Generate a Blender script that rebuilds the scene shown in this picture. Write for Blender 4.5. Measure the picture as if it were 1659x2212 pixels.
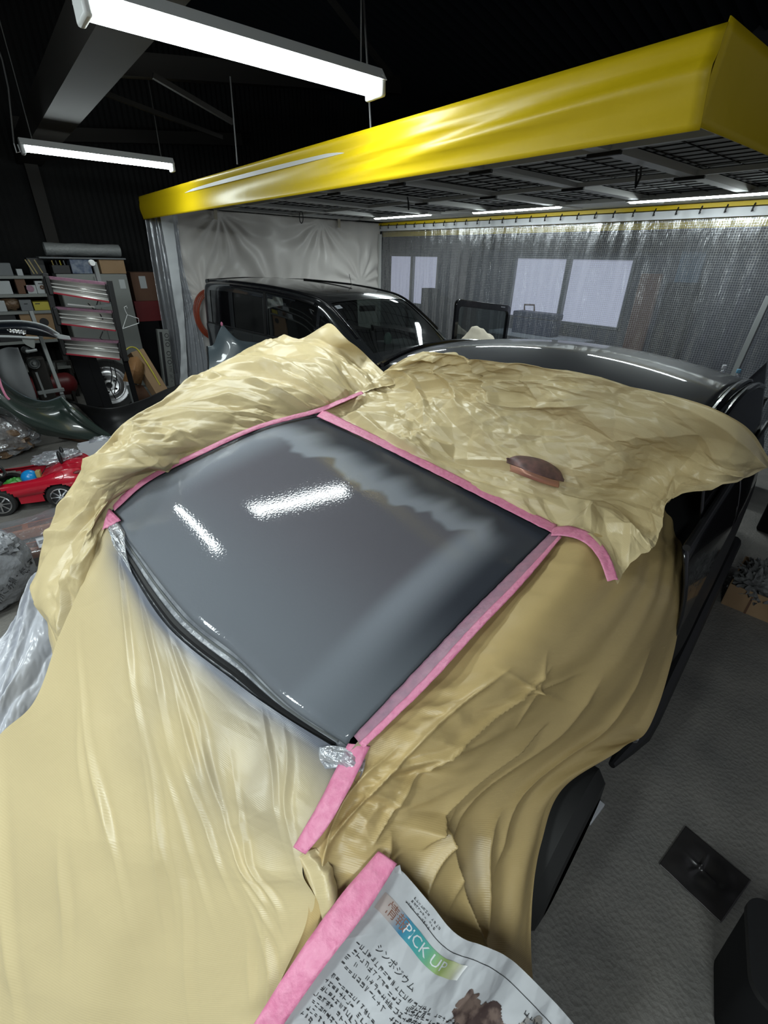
import bpy, bmesh, math, random
import numpy as np
from mathutils import Vector, Matrix

S = bpy.context.scene
for o in list(bpy.data.objects):
    bpy.data.objects.remove(o)
C = S.collection

# ------------------------------------------------------------------ camera
F_PX, PITCH, ROLL, HEAD, CAM_Z = 989.27, 0.50514, 0.02398, 0.6841, 1.8
PCX, PCY = 829.5, 1106.0
fw = np.array([math.sin(HEAD)*math.cos(PITCH), math.cos(HEAD)*math.cos(PITCH), -math.sin(PITCH)])
rt0 = np.array([math.cos(HEAD), -math.sin(HEAD), 0.0])
up0 = np.cross(rt0, fw)
rt = rt0*math.cos(ROLL) + up0*math.sin(ROLL)
up = -rt0*math.sin(ROLL) + up0*math.cos(ROLL)
CAM = np.array([0.0, 0.0, CAM_Z])
cam = bpy.data.cameras.new('camera'); camo = bpy.data.objects.new('camera', cam); C.objects.link(camo)
cam.sensor_fit = 'HORIZONTAL'; cam.sensor_width = 36.0; cam.lens = F_PX/1659.0*36.0
cam.clip_start = 0.02; cam.clip_end = 100
camo.matrix_world = Matrix(((rt[0], up[0], -fw[0], 0), (rt[1], up[1], -fw[1], 0), (rt[2], up[2], -fw[2], CAM_Z), (0, 0, 0, 1)))
S.camera = camo

# ------------------------------------------------------------------ world, exposure, lamp powers
S.view_settings.view_transform = 'Standard'; S.view_settings.look = 'None'
S.view_settings.exposure = 0.0; S.view_settings.gamma = 1.0; S.view_settings.use_curve_mapping = False
w = bpy.data.worlds.new('world'); S.world = w; w.use_nodes = True
w.node_tree.nodes['Background'].inputs[0].default_value = (0.86, 0.90, 1.0, 1)
w.node_tree.nodes['Background'].inputs[1].default_value = 0.17
TUBE_POWER = 43.0        # workshop batten lamps
BOOTH_POWER = 72.0        # lamps along the booth rail
WINDOW_POWER = 0.45      # daylight through frosted panes
TUBE_COL = (0.90, 1.0, 1.0)

# ------------------------------------------------------------------ helpers
TH = math.radians(8.5)                      # heading of the masked car
AX = np.array([math.cos(TH), math.sin(TH), 0.0]); LA = np.array([math.sin(TH), -math.cos(TH), 0.0])
def ray(px, py):
    d = (px-PCX)/F_PX*rt - (py-PCY)/F_PX*up + fw
    return d/np.linalg.norm(d)
def U(px, py, z=None, x=None, y=None, l=None, a=None):
    """point of the place seen at a spot of the photograph, on a stated plane"""
    d = ray(px, py)
    if z is not None: t = (z-CAM_Z)/d[2]
    elif x is not None: t = x/d[0]
    elif y is not None: t = y/d[1]
    elif l is not None: t = l/(d@LA)
    else: t = a/(d@AX)
    return CAM + t*d
TILT = 0.14                                 # the masked car stands jacked up on its far side
def UC(px, py, z):
    w_ = min(1.0, max(0.0, (1.35-z)/0.25)); l_ = U(px, py, z=z)@LA
    return U(px, py, z=z-TILT*w_*roll_of(l_))
def roll_of(l): return l+1.15 if l < -0.5 else max(0.0, 0.65-(l+0.5)*1.5)
def car(a, l, z): return AX*a + LA*l + np.array([0, 0, z])
def V(p): return Vector((float(p[0]), float(p[1]), float(p[2])))

def cr1(P, n):
    """Catmull-Rom through the rows of P (k,...) -> n samples"""
    P = np.asarray(P, float); k = len(P)
    Q = np.concatenate([[2*P[0]-P[1]], P, [2*P[-1]-P[-2]]])
    t = np.linspace(0, k-1, n); i = np.minimum(t.astype(int), k-2); f = (t-i).reshape((-1,)+(1,)*(P.ndim-1))
    a, b, c, d = Q[i], Q[i+1], Q[i+2], Q[i+3]
    return 0.5*((2*b)+(-a+c)*f+(2*a-5*b+4*c-d)*f*f+(-a+3*b-3*c+d)*f**3)
def crgrid(rows, nu, nv):
    G = np.asarray(rows, float)
    return cr1(np.swapaxes(cr1(np.swapaxes(G, 0, 1), nv), 0, 1), nu)

_tab = np.random.RandomState(7).permutation(4096)
def _h(i, j, s):
    return _tab[(_tab[(i.astype(int)*1 + s*131) & 4095] + j.astype(int)) & 4095]
def pn(x, y, s=0):
    i = np.floor(x); j = np.floor(y); fx = x-i; fy = y-j
    def g(a, b):
        t = _h(i+a, j+b, s)/4096.0*2*math.pi
        return np.cos(t)*(fx-a)+np.sin(t)*(fy-b)
    u = fx**3*(fx*(fx*6-15)+10); v = fy**3*(fy*(fy*6-15)+10)
    return (g(0,0)*(1-u)+g(1,0)*u)*(1-v)+(g(0,1)*(1-u)+g(1,1)*u)*v
def vor(x, y, s=0):
    """distance to the nearest of a jittered set of points"""
    i = np.floor(x); j = np.floor(y); best = np.full(x.shape, 9.0)
    for a in (-1, 0, 1):
        for b in (-1, 0, 1):
            hx = _h(i+a, j+b, s)/4096.0; hy = _h(i+a, j+b, s+17)/4096.0
            best = np.minimum(best, np.hypot(i+a+hx-x, j+b+hy-y))
    return best
def facet(x, y, s, ang=0.0):
    """flat creased facets: random heights joined by straight folds"""
    c, n = math.cos(ang), math.sin(ang); x, y = x*c-y*n, x*n+y*c
    x = x+0.15*pn(x*0.9, y*0.9, s+40); y = y+0.15*pn(x*0.9+7, y*0.9, s+41)
    i = np.floor(x); j = np.floor(y); fx = x-i; fy = y-j
    H = lambda a, b: _h(i+a, j+b, s)/4096.0
    flip = _h(i, j, s+9) > 2048
    h00, h10, h01, h11 = H(0, 0), H(1, 0), H(0, 1), H(1, 1)
    t1 = np.where(fx+fy < 1, h00+(h10-h00)*fx+(h01-h00)*fy, h11+(h01-h11)*(1-fx)+(h10-h11)*(1-fy))
    t2 = np.where(fx > fy, h00+(h10-h00)*fx+(h11-h10)*fy, h00+(h01-h00)*fy+(h11-h01)*fx)
    return np.where(flip, t1, t2)-0.5
def crumple(x, y, s, f, amp):
    """creased paper relief: faceted folds at three sizes, calmer in places"""
    m = np.clip(0.55+1.3*pn(x*f*0.3+9, y*f*0.3, s+6), 0.4, 1.0); m2 = np.clip(0.5+1.6*pn(x*f*0.45+3, y*f*0.45, s+8), 0.1, 1.0)
    h = facet(x*f*0.95, y*f*0.42, s, 0.2)*1.0+facet(x*f*1.9, y*f*0.95, s+1, -0.35)*0.75*m+facet(x*f*3.6, y*f*2.0, s+2, 0.45)*0.40*m2+facet(x*f*6.5, y*f*4.2, s+3, -0.2)*0.13*m2
    for k, (ang, fr) in enumerate(((0.15, 0.55), (-0.35, 0.8), (0.7, 0.7))):
        q = (x*math.cos(ang)+y*math.sin(ang))*f*fr+0.35*pn(x*f*0.25, y*f*0.25, s+20+k)+k*0.37
        h = h+np.clip(0.16-np.abs((q % 1)-0.5), 0, 1)*2.6*np.clip(2.2*pn(x*f*0.33+k*7, y*f*0.16, s+30+k), 0, 1)
    return h*amp
def normals(P):
    du = np.gradient(P, axis=0); dv = np.gradient(P, axis=1)
    n = np.cross(du, dv); n /= np.linalg.norm(n, axis=2, keepdims=True)+1e-12
    m = n.mean(axis=(0, 1)); c = CAM-P.mean(axis=(0, 1))
    return n if m@c > 0 else -n
def metric(P):
    du = np.linalg.norm(np.diff(P, axis=0), axis=2).mean(axis=1); dv = np.linalg.norm(np.diff(P, axis=1), axis=2).mean(axis=0)
    x = np.concatenate([[0], np.cumsum(du)]); y = np.concatenate([[0], np.cumsum(dv)])
    return np.meshgrid(x, y, indexing='ij')

class MB:
    def __init__(s): s.v = []; s.f = []
    def add(s, vs, fs):
        o = len(s.v); s.v += [tuple(map(float, p)) for p in vs]; s.f += [tuple(i+o for i in f) for f in fs]; return s
    def box(s, c, size, R=None):
        c = np.asarray(c, float); h = np.asarray(size, float)/2
        vs = [np.array([a*h[0], b*h[1], d*h[2]]) for a in (-1, 1) for b in (-1, 1) for d in (-1, 1)]
        if R is not None: vs = [np.asarray(R)@v for v in vs]
        return s.add([c+v for v in vs], [(0,1,3,2),(4,6,7,5),(0,4,5,1),(2,3,7,6),(0,2,6,4),(1,5,7,3)])
    def bar(s, p0, p1, w, h=None, upv=(0, 0, 1)):
        p0 = np.asarray(p0, float); p1 = np.asarray(p1, float); d = p1-p0; L = np.linalg.norm(d); d /= L
        u = np.asarray(upv, float); u = u-(u@d)*d
        if np.linalg.norm(u) < 1e-4: u = np.array([1., 0, 0])-d[0]*d
        u /= np.linalg.norm(u); sd = np.cross(d, u)
        return s.box((p0+p1)/2, (w, L, h or w), np.stack([sd, d, u], axis=1))
    def tube(s, pts, r, n=8, cap=True):
        pts = [np.asarray(p, float) for p in pts]; k = len(pts); rs = r if hasattr(r, '__len__') else [r]*k
        t0 = pts[1]-pts[0]; u = np.cross(t0, (0, 0, 1.0))
        if np.linalg.norm(u) < 1e-5: u = np.cross(t0, (1.0, 0, 0))
        u /= np.linalg.norm(u); vs = []
        for i in range(k):
            t = pts[min(i+1, k-1)]-pts[max(i-1, 0)]; t = t/(np.linalg.norm(t)+1e-12)
            u = u-(u@t)*t; u /= np.linalg.norm(u)+1e-12; b = np.cross(t, u)
            vs += [pts[i]+rs[i]*(math.cos(q)*u+math.sin(q)*b) for q in [2*math.pi*j/n for j in range(n)]]
        fs = [(i*n+j, i*n+(j+1)%n, (i+1)*n+(j+1)%n, (i+1)*n+j) for i in range(k-1) for j in range(n)]
        if cap: fs += [tuple(range(n))[::-1], tuple((k-1)*n+j for j in range(n))]
        return s.add(vs, fs)
    def lathe(s, c, axis, prof, n=24):
        """prof: list of (radius, distance along axis)"""
        c = np.asarray(c, float); ax = np.asarray(axis, float); ax /= np.linalg.norm(ax)
        u = np.cross(ax, (0, 0, 1.0))
        if np.linalg.norm(u) < 1e-4: u = np.cross(ax, (1.0, 0, 0))
        u /= np.linalg.norm(u); b = np.cross(ax, u); k = len(prof)
        vs = [c+ax*h+r*(math.cos(q)*u+math.sin(q)*b) for r, h in prof for q in [2*math.pi*j/n for j in range(n)]]
        fs = [(i*n+j, i*n+(j+1)%n, (i+1)*n+(j+1)%n, (i+1)*n+j) for i in range(k-1) for j in range(n)]
        return s.add(vs, fs)
    def grid(s, P, mask=None):
        a, b = P.shape[:2]
        fs = [(i*b+j, i*b+j+1, (i+1)*b+j+1, (i+1)*b+j) for i in range(a-1) for j in range(b-1) if mask is None or mask[i, j]]
        return s.add(P.reshape(-1, 3), fs)
    def blob(s, c, r, n=20, m=12, fn=None):
        c = np.asarray(c, float); P = np.zeros((m+1, n+1, 3))
        for i in range(m+1):
            for j in range(n+1):
                p = math.pi*i/m; q = 2*math.pi*(j % n)/n
                d = np.array([math.sin(p)*math.cos(q), math.sin(p)*math.sin(q), math.cos(p)])
                P[i, j] = c+d*np.asarray(r)*(fn(d) if fn else 1)
        return s.grid(P)
    def build(s, name, mat, parent=None, smooth=35, bevel=0, solid=0, label=None, sub=0):
        me = bpy.data.meshes.new(name); me.from_pydata(s.v, [], s.f); me.update()
        bm = bmesh.new(); bm.from_mesh(me); bmesh.ops.recalc_face_normals(bm, faces=bm.faces); bm.to_mesh(me); bm.free()
        if smooth:
            me.shade_smooth(); me.set_sharp_from_angle(angle=math.radians(smooth))
        o = bpy.data.objects.new(name, me); C.objects.link(o)
        if mat: me.materials.append(mat)
        if solid:
            md = o.modifiers.new('thickness', 'SOLIDIFY'); md.thickness = solid; md.offset = -1
        if bevel:
            md = o.modifiers.new('bevel', 'BEVEL'); md.width = bevel; md.segments = 2; md.limit_method = 'ANGLE'
        if sub:
            md = o.modifiers.new('sub', 'SUBSURF'); md.levels = sub; md.render_levels = sub
        put(o, parent)
        if label: o['label'] = label
        return o
def put(o, parent):
    if parent is not None:
        o.parent = parent; o.matrix_parent_inverse = Matrix.Translation(-Vector(parent.location)) if parent.type == 'EMPTY' else parent.matrix_world.inverted()
        if parent.type != 'EMPTY': o.matrix_parent_inverse = Matrix.Identity(4)
def tag(o, label, cat, group=None, kind=None):
    o['label'] = label; o['category'] = cat
    if group: o['group'] = group
    if kind: o['kind'] = kind
    return o
def thing(name, label, cat, loc, group=None):
    o = bpy.data.objects.new(name, None); C.objects.link(o); o.location = V(loc); o.empty_display_size = 0.05
    return tag(o, label, cat, group)
def struct(o): o['kind'] = 'structure'; return o

def gridmesh(name, P, mat, parent=None, uvs=None, solid=0, mask=None, label=None, smooth=180):
    a, b = P.shape[:2]
    idx = [(i*b+j, i*b+j+1, (i+1)*b+j+1, (i+1)*b+j) for i in range(a-1) for j in range(b-1) if mask is None or mask[i, j]]
    me = bpy.data.meshes.new(name); me.from_pydata(P.reshape(-1, 3).tolist(), [], idx)
    n = normals(P); f0 = idx[len(idx)//2]; q = P.reshape(-1, 3)
    fn = np.cross(q[f0[1]]-q[f0[0]], q[f0[2]]-q[f0[0]])
    if fn@n.reshape(-1, 3)[f0[0]] < 0: me.flip_normals()
    uvl = me.uv_layers.new(name='UVMap')
    X, Y = uvs if uvs is not None else metric(P)
    li = np.zeros(len(me.loops), int); me.loops.foreach_get('vertex_index', li)
    uvl.data.foreach_set('uv', np.stack([X.reshape(-1)[li], Y.reshape(-1)[li]], axis=1).reshape(-1).astype(np.float32))
    me.update(); me.shade_smooth()
    if smooth < 180: me.set_sharp_from_angle(angle=math.radians(smooth))
    o = bpy.data.objects.new(name, me); C.objects.link(o); me.materials.append(mat)
    if solid:
        md = o.modifiers.new('thickness', 'SOLIDIFY'); md.thickness = solid; md.offset = -1
    put(o, parent)
    if label: o['label'] = label
    return o

def textmesh(body, size=1.0, align='CENTER'):
    c = bpy.data.curves.new('t', 'FONT'); c.body = body; c.size = size; c.align_x = align; c.align_y = 'CENTER'; c.resolution_u = 2
    o = bpy.data.objects.new('t', c); C.objects.link(o); bpy.context.view_layer.update()
    ev = o.evaluated_get(bpy.context.evaluated_depsgraph_get()); m = ev.to_mesh()
    v = np.array([p.co[:] for p in m.vertices]).reshape(-1, 3); f = [tuple(p.vertices) for p in m.polygons]
    ev.to_mesh_clear(); bpy.data.objects.remove(o); bpy.data.curves.remove(c)
    return v, f
def text_on(mb, body, size, c, ex, ey, align='CENTER', stretch=1.0):
    """flat lettering at c, reading along ex, upright along ey"""
    v, f = textmesh(body, size, align)
    mb.add([np.asarray(c)+p[0]*stretch*np.asarray(ex)+p[1]*np.asarray(ey) for p in v], f)

# ------------------------------------------------------------------ materials
def mat(name, col, rough=0.5, metal=0.0, spec=0.5, var=None, bump=None, coat=0.0, emit=None, alpha=None, trans=0.0, uvbump=None, twosided=None, sheen=0.0):
    m = bpy.data.materials.new(name); m.use_nodes = True; nt = m.node_tree; N = nt.nodes; L = nt.links
    b = N['Principled BSDF']; b.inputs['Base Color'].default_value = (*col, 1); b.inputs['Roughness'].default_value = rough
    b.inputs['Metallic'].default_value = metal; b.inputs['Specular IOR Level'].default_value = spec; b.inputs['Coat Weight'].default_value = coat
    b.inputs['Coat Roughness'].default_value = 0.03; b.inputs['Transmission Weight'].default_value = trans
    if emit:
        b.inputs['Emission Color'].default_value = (*emit[0], 1); b.inputs['Emission Strength'].default_value = emit[1]
    if alpha is not None: b.inputs['Alpha'].default_value = alpha
    tc = N.new('ShaderNodeTexCoord')
    if var:            # (scale, second colour, contrast)
        n = N.new('ShaderNodeTexNoise'); n.inputs['Scale'].default_value = var[0]; n.inputs['Detail'].default_value = 6
        r = N.new('ShaderNodeValToRGB'); k = var[2] if len(var) > 2 else 0.2
        r.color_ramp.elements[0].position = 0.5-k; r.color_ramp.elements[1].position = 0.5+k
        r.color_ramp.elements[0].color = (*col, 1); r.color_ramp.elements[1].color = (*var[1], 1)
        L.new(tc.outputs['Object'], n.inputs['Vector']); L.new(n.outputs['Fac'], r.inputs['Fac']); L.new(r.outputs['Color'], b.inputs['Base Color'])
    if bump:           # (scale, strength, distance)
        n = N.new('ShaderNodeTexNoise'); n.inputs['Scale'].default_value = bump[0]; n.inputs['Detail'].default_value = 5
        u = N.new('ShaderNodeBump'); u.inputs['Strength'].default_value = bump[1]; u.inputs['Distance'].default_value = bump[2]
        L.new(tc.outputs['Object'], n.inputs['Vector']); L.new(n.outputs['Fac'], u.inputs['Height']); L.new(u.outputs['Normal'], b.inputs['Normal'])
    return m
def nd(m, t): return m.node_tree.nodes.new(t)
def math_node(m, op, a, b=None):
    n = nd(m, 'ShaderNodeMath'); n.operation = op
    for k, v in enumerate((a, b)):
        if v is None: continue
        if isinstance(v, (int, float)): n.inputs[k].default_value = v
        else: m.node_tree.links.new(v, n.inputs[k])
    return n.outputs[0]

M = {}
M['concrete'] = mat('concrete', (0.125, 0.121, 0.115), 0.62, var=(3.5, (0.21, 0.198, 0.18), 0.22))
m = M['concrete']; L = m.node_tree.links
tc = nd(m, 'ShaderNodeTexCoord'); n1 = nd(m, 'ShaderNodeTexNoise'); n1.inputs['Scale'].default_value = 80; n1.inputs['Detail'].default_value = 6
n2 = nd(m, 'ShaderNodeTexVoronoi'); n2.inputs['Scale'].default_value = 60
L.new(tc.outputs['Object'], n1.inputs['Vector']); L.new(tc.outputs['Object'], n2.inputs['Vector'])
h = math_node(m, 'ADD', n1.outputs['Fac'], math_node(m, 'MULTIPLY', n2.outputs['Distance'], 0.7))
bu = nd(m, 'ShaderNodeBump'); bu.inputs['Strength'].default_value = 0.36; bu.inputs['Distance'].default_value = 0.010
L.new(h, bu.inputs['Height']); L.new(bu.outputs['Normal'], m.node_tree.nodes['Principled BSDF'].inputs['Normal'])

def paper_mat(name, col, rough, weave=0.25):
    m = mat(name, col, rough, spec=0.45)
    L = m.node_tree.links; b = m.node_tree.nodes['Principled BSDF']
    uv = nd(m, 'ShaderNodeUVMap')
    no = nd(m, 'ShaderNodeTexNoise'); no.inputs['Scale'].default_value = 2.2; no.inputs['Detail'].default_value = 5
    L.new(uv.outputs[0], no.inputs['Vector'])
    mx = nd(m, 'ShaderNodeMixRGB'); mx.inputs[1].default_value = (*[c*0.93 for c in col], 1); mx.inputs[2].default_value = (*[min(1, c*1.06) for c in col], 1)
    L.new(no.outputs['Fac'], mx.inputs[0])
    at = nd(m, 'ShaderNodeAttribute'); at.attribute_name = 'overspray'
    m2 = nd(m, 'ShaderNodeMixRGB'); m2.inputs[2].default_value = (0.14, 0.15, 0.18, 1)
    L.new(at.outputs['Fac'], m2.inputs[0]); L.new(mx.outputs[0], m2.inputs[1]); L.new(m2.outputs[0], b.inputs['Base Color'])
    wv = nd(m, 'ShaderNodeTexWave'); wv.inputs['Scale'].default_value = 70; wv.inputs['Distortion'].default_value = 0.4
    L.new(uv.outputs[0], wv.inputs['Vector'])
    n3 = nd(m, 'ShaderNodeTexNoise'); n3.inputs['Scale'].default_value = 24; n3.inputs['Detail'].default_value = 4
    L.new(uv.outputs[0], n3.inputs['Vector'])
    bu = nd(m, 'ShaderNodeBump'); bu.inputs['Strength'].default_value = weave; bu.inputs['Distance'].default_value = 0.003
    L.new(math_node(m, 'ADD', math_node(m, 'MULTIPLY', wv.outputs['Fac'], 0.16), n3.outputs['Fac']), bu.inputs['Height']); L.new(bu.outputs['Normal'], b.inputs['Normal'])
    return m
M['kraft'] = paper_mat('kraft_masking_paper', (0.565, 0.462, 0.262), 0.33)
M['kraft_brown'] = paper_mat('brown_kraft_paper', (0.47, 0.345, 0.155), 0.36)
M['tape'] = mat('pink_tape', (0.60, 0.17, 0.30), 0.45, var=(60, (0.68, 0.25, 0.38)), bump=(60, 0.6, 0.006))
M['tape_dull'] = mat('pink_tape_oversprayed', (0.36, 0.17, 0.24), 0.4, var=(40, (0.24, 0.13, 0.19)), bump=(120, 0.4, 0.002))
M['grey_film'] = mat('silver_grey_film', (0.30, 0.315, 0.34), 0.28, spec=0.7, var=(9, (0.15, 0.16, 0.18), 0.12), bump=(25, 0.8, 0.01))
M['black_gloss'] = mat('black_car_paint', (0.006, 0.006, 0.008), 0.18, coat=0.6)
M['dark_gloss'] = mat('gunmetal_car_paint', (0.022, 0.024, 0.03), 0.22, coat=1.0)
M['black'] = mat('black_plastic', (0.010, 0.010, 0.011), 0.5)
M['matte_black'] = mat('matte_black', (0.006, 0.006, 0.007), 0.9, spec=0.2)
M['rubber'] = mat('rubber', (0.012, 0.012, 0.012), 0.75)
M['yellow'] = mat('yellow_vinyl', (0.60, 0.43, 0.004), 0.42, spec=0.4, bump=(1.7, 0.25, 0.05))
M['white'] = mat('white_enamel', (0.55, 0.56, 0.56), 0.45)
M['frame_white'] = mat('booth_frame', (0.55, 0.55, 0.53), 0.5)
M['filter'] = mat('filter_panel', (0.46, 0.47, 0.47), 0.8)
M['lamp'] = mat('lamp_diffuser', (0.8, 0.8, 0.8), 0.5, emit=(TUBE_COL, TUBE_POWER))
M['lamp_booth'] = mat('booth_lamp_diffuser', (0.8, 0.8, 0.8), 0.5, emit=(TUBE_COL, BOOTH_POWER))
M['dark_wall'] = mat('dark_wall', (0.011, 0.0115, 0.012), 0.85, spec=0.2, var=(2, (0.017, 0.017, 0.017)))
M['dark_steel'] = mat('dark_steel', (0.022, 0.020, 0.018), 0.7, spec=0.25)
M['grey_steel'] = mat('grey_steel', (0.16, 0.17, 0.17), 0.45, metal=0.3)
M['wall_plastic'] = mat('sheet_plastic_wall', (0.66, 0.63, 0.60), 0.38, spec=0.4)
M['cardboard'] = mat('cardboard', (0.27, 0.17, 0.09), 0.8, var=(8, (0.31, 0.20, 0.11)))
M['chrome'] = mat('chrome', (0.75, 0.75, 0.76), 0.12, metal=1.0)
M['alu'] = mat('aluminium', (0.62, 0.62, 0.63), 0.28, metal=0.95)
M['red'] = mat('red_paint', (0.45, 0.008, 0.025), 0.2, coat=0.7)
M['dark_red'] = mat('dark_red', (0.14, 0.012, 0.014), 0.45)
M['orange'] = mat('orange_plastic', (0.52, 0.14, 0.03), 0.4)
M['hose'] = mat('orange_hose', (0.30, 0.055, 0.025), 0.45)
M['cream'] = mat('cream_cloth', (0.55, 0.50, 0.40), 0.9)
M['paper_white'] = mat('white_paper', (0.55, 0.56, 0.60), 0.7)
M['ink'] = mat('black_ink', (0.015, 0.015, 0.017), 0.6)
M['grey_blue'] = mat('grey_blue_paint', (0.085, 0.11, 0.125), 0.3, coat=0.5)
M['green'] = mat('dark_green_paint', (0.028, 0.042, 0.036), 0.25, coat=0.6)
M['cabinet'] = mat('cabinet_grey', (0.20, 0.21, 0.20), 0.5)
M['wire'] = mat('wire', (0.12, 0.12, 0.12), 0.5)
M['blue'] = mat('blue_ball', (0.01, 0.22, 0.55), 0.25)
M['greent'] = mat('green_toy', (0.04, 0.22, 0.03), 0.4)
M['yellow_box'] = mat('yellow_card', (0.45, 0.38, 0.05), 0.7)
M['gold'] = mat('gold_print', (0.35, 0.27, 0.10), 0.5)

def clear_mat(name, a, tint, rough=0.15, bscale=30, bstr=0.6, white=0.35, grid=0.0, stretch=None):
    """thin clear film: mostly see-through, with gloss and a little milkiness"""
    m = bpy.data.materials.new(name); m.use_nodes = True; nt = m.node_tree; N = nt.nodes; L = nt.links; N.remove(N['Principled BSDF'])
    tr = N.new('ShaderNodeBsdfTransparent'); tr.inputs[0].default_value = (*tint, 1)
    gl = N.new('ShaderNodeBsdfGlossy'); gl.inputs[1].default_value = rough; gl.inputs[0].default_value = (0.9, 0.92, 0.95, 1)
    df = N.new('ShaderNodeBsdfDiffuse'); df.inputs[0].default_value = (0.6, 0.62, 0.66, 1)
    tc = N.new('ShaderNodeTexCoord'); mp = N.new('ShaderNodeMapping'); L.new(tc.outputs['Object'], mp.inputs[0])
    if stretch: mp.inputs['Scale'].default_value = stretch
    n = N.new('ShaderNodeTexNoise'); n.inputs['Scale'].default_value = bscale; n.inputs['Detail'].default_value = 4; L.new(mp.outputs[0], n.inputs['Vector'])
    bu = N.new('ShaderNodeBump'); bu.inputs['Strength'].default_value = bstr; bu.inputs['Distance'].default_value = 0.02
    L.new(n.outputs['Fac'], bu.inputs['Height']); L.new(bu.outputs[0], gl.inputs['Normal']); L.new(bu.outputs[0], df.inputs['Normal'])
    m1 = N.new('ShaderNodeMixShader'); m1.inputs[0].default_value = white; L.new(gl.outputs[0], m1.inputs[1]); L.new(df.outputs[0], m1.inputs[2])
    m2 = N.new('ShaderNodeMixShader'); m2.inputs[0].default_value = a; L.new(tr.outputs[0], m2.inputs[1]); L.new(m1.outputs[0], m2.inputs[2])
    if grid:
        uv = N.new('ShaderNodeUVMap'); br = N.new('ShaderNodeTexBrick'); br.offset = 0.0; br.inputs['Scale'].default_value = 1.0
        br.inputs['Brick Width'].default_value = grid; br.inputs['Row Height'].default_value = grid; br.inputs['Mortar Size'].default_value = grid*0.13
        br.inputs['Mortar Smooth'].default_value = 0.3
        L.new(uv.outputs[0], br.inputs['Vector'])
        mr = N.new('ShaderNodeMapRange'); mr.inputs['To Min'].default_value = a; mr.inputs['To Max'].default_value = min(1, a+0.35)
        L.new(br.outputs['Fac'], mr.inputs['Value']); L.new(mr.outputs[0], m2.inputs[0])
    L.new(m2.outputs[0], N['Material Output'].inputs[0])
    return m
M['curtain'] = clear_mat('clear_vinyl_curtain', 0.20, (0.84, 0.87, 0.94), 0.22, 9, 0.7, 0.28, grid=0.022, stretch=(1, 3.0, 0.5))
M['curtain_plain'] = clear_mat('clear_vinyl_corner', 0.42, (0.80, 0.84, 0.90), 0.2, 7, 0.8, 0.6, stretch=(4, 4, 0.5))
M['bag'] = clear_mat('clear_plastic_bag', 0.42, (0.86, 0.87, 0.9), 0.18, 22, 0.9, 0.45)
M['film'] = clear_mat('masking_film', 0.68, (0.8, 0.82, 0.88), 0.16, 14, 1.0, 0.6, stretch=(1.5, 1.5, 4))
M['glass_dark'] = clear_mat('tinted_glass', 0.16, (0.30, 0.34, 0.33), 0.03, 1, 0.0, 0.05)
M['glass_black'] = mat('black_glass', (0.004, 0.004, 0.005), 0.08, spec=0.5)

# ------------------------------------------------------------------ the building
X0, X1, Y0, Y1, ZC, ZT, ZU = 1.97, 5.94, 0.85, 7.60, 2.19, 2.44, 2.355      # the booth
mb = MB(); mb.add([(-3, -3, 0), (9.5, -3, 0), (9.5, 10, 0), (-3, 10, 0)], [(0, 1, 2, 3)])
struct(mb.build('floor', M['concrete'], smooth=0))
def corrugated(name, p0, p1, z0, z1, mat_, pitch=0.075, amp=0.012, thick=0.03):
    p0 = np.asarray(p0, float); p1 = np.asarray(p1, float); d = p1-p0; L_ = np.linalg.norm(d); d /= L_; nrm = np.array([-d[1], d[0], 0])
    k = int(L_/pitch)*2; mb = MB(); P = np.zeros((k+1, 2, 3))
    for i in range(k+1):
        q = p0+d*L_*i/k+nrm*amp*(1 if (i//1) % 2 else -1)
        P[i, 0] = (q[0], q[1], z0); P[i, 1] = (q[0], q[1], z1)
    mb.grid(P); return struct(mb.build(name, mat_, smooth=0, solid=thick))
corrugated('wall_back', (-3, 8.5, 0), (7.2, 8.5, 0), 0, 5.1, M['dark_wall'])
corrugated('wall_left', (-2.9, -3, 0), (-2.9, 8.5, 0), 0, 4.4, M['dark_wall'])
M['ceil'] = mat('ceiling_sheet', (0.013, 0.016, 0.020), 0.8, spec=0.2)
# gable roof: ridge along Y
P = np.zeros((161, 3, 3))
for i in range(161):
    y = -3+11.5*i/160; e = 0.03*(1 if i % 2 else -1)
    P[i, 0] = (-3, y, 3.9+e); P[i, 1] = (2.2, y, 5.0+e); P[i, 2] = (8.4, y, 3.6+e)
mb = MB(); mb.grid(P); struct(mb.build('ceiling', M['ceil'], smooth=0, solid=0.03))
# the wall with windows behind the curtain
XW = 6.9
wins = [(U(833, 548, x=XW), U(949, 548, x=XW), U(833, 690, x=XW)), (U(1112, 552, x=XW), U(1377, 554, x=XW), U(1336, 715, x=XW))]
M['wall_right'] = mat('window_wall', (0.070, 0.075, 0.09), 0.8, var=(1.3, (0.10, 0.10, 0.11)))
mb = MB(); xs = XW+0.06
ys = sorted([-1.5, 8.5]+[float(q[1]) for w_ in wins for q in w_[:2]])
zt = float(wins[1][0][2]); zb = float(wins[1][2][2])
def wallrect(y0, y1, z0, z1): mb.box((xs, (y0+y1)/2, (z0+z1)/2), (0.1, abs(y1-y0), abs(z1-z0)))
wallrect(-1.5, 8.5, 0, zb); wallrect(-1.5, 8.5, zt, 4.15)
wallrect(ys[0], ys[1], zb, zt); wallrect(ys[2], ys[3], zb, zt); wallrect(ys[4], ys[5], zb, zt)
struct(mb.build('wall_right', M['wall_right'], smooth=0))
M['pane'] = mat('frosted_pane', (0.5, 0.5, 0.55), 0.6, emit=((0.80, 0.83, 1.0), WINDOW_POWER))
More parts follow.
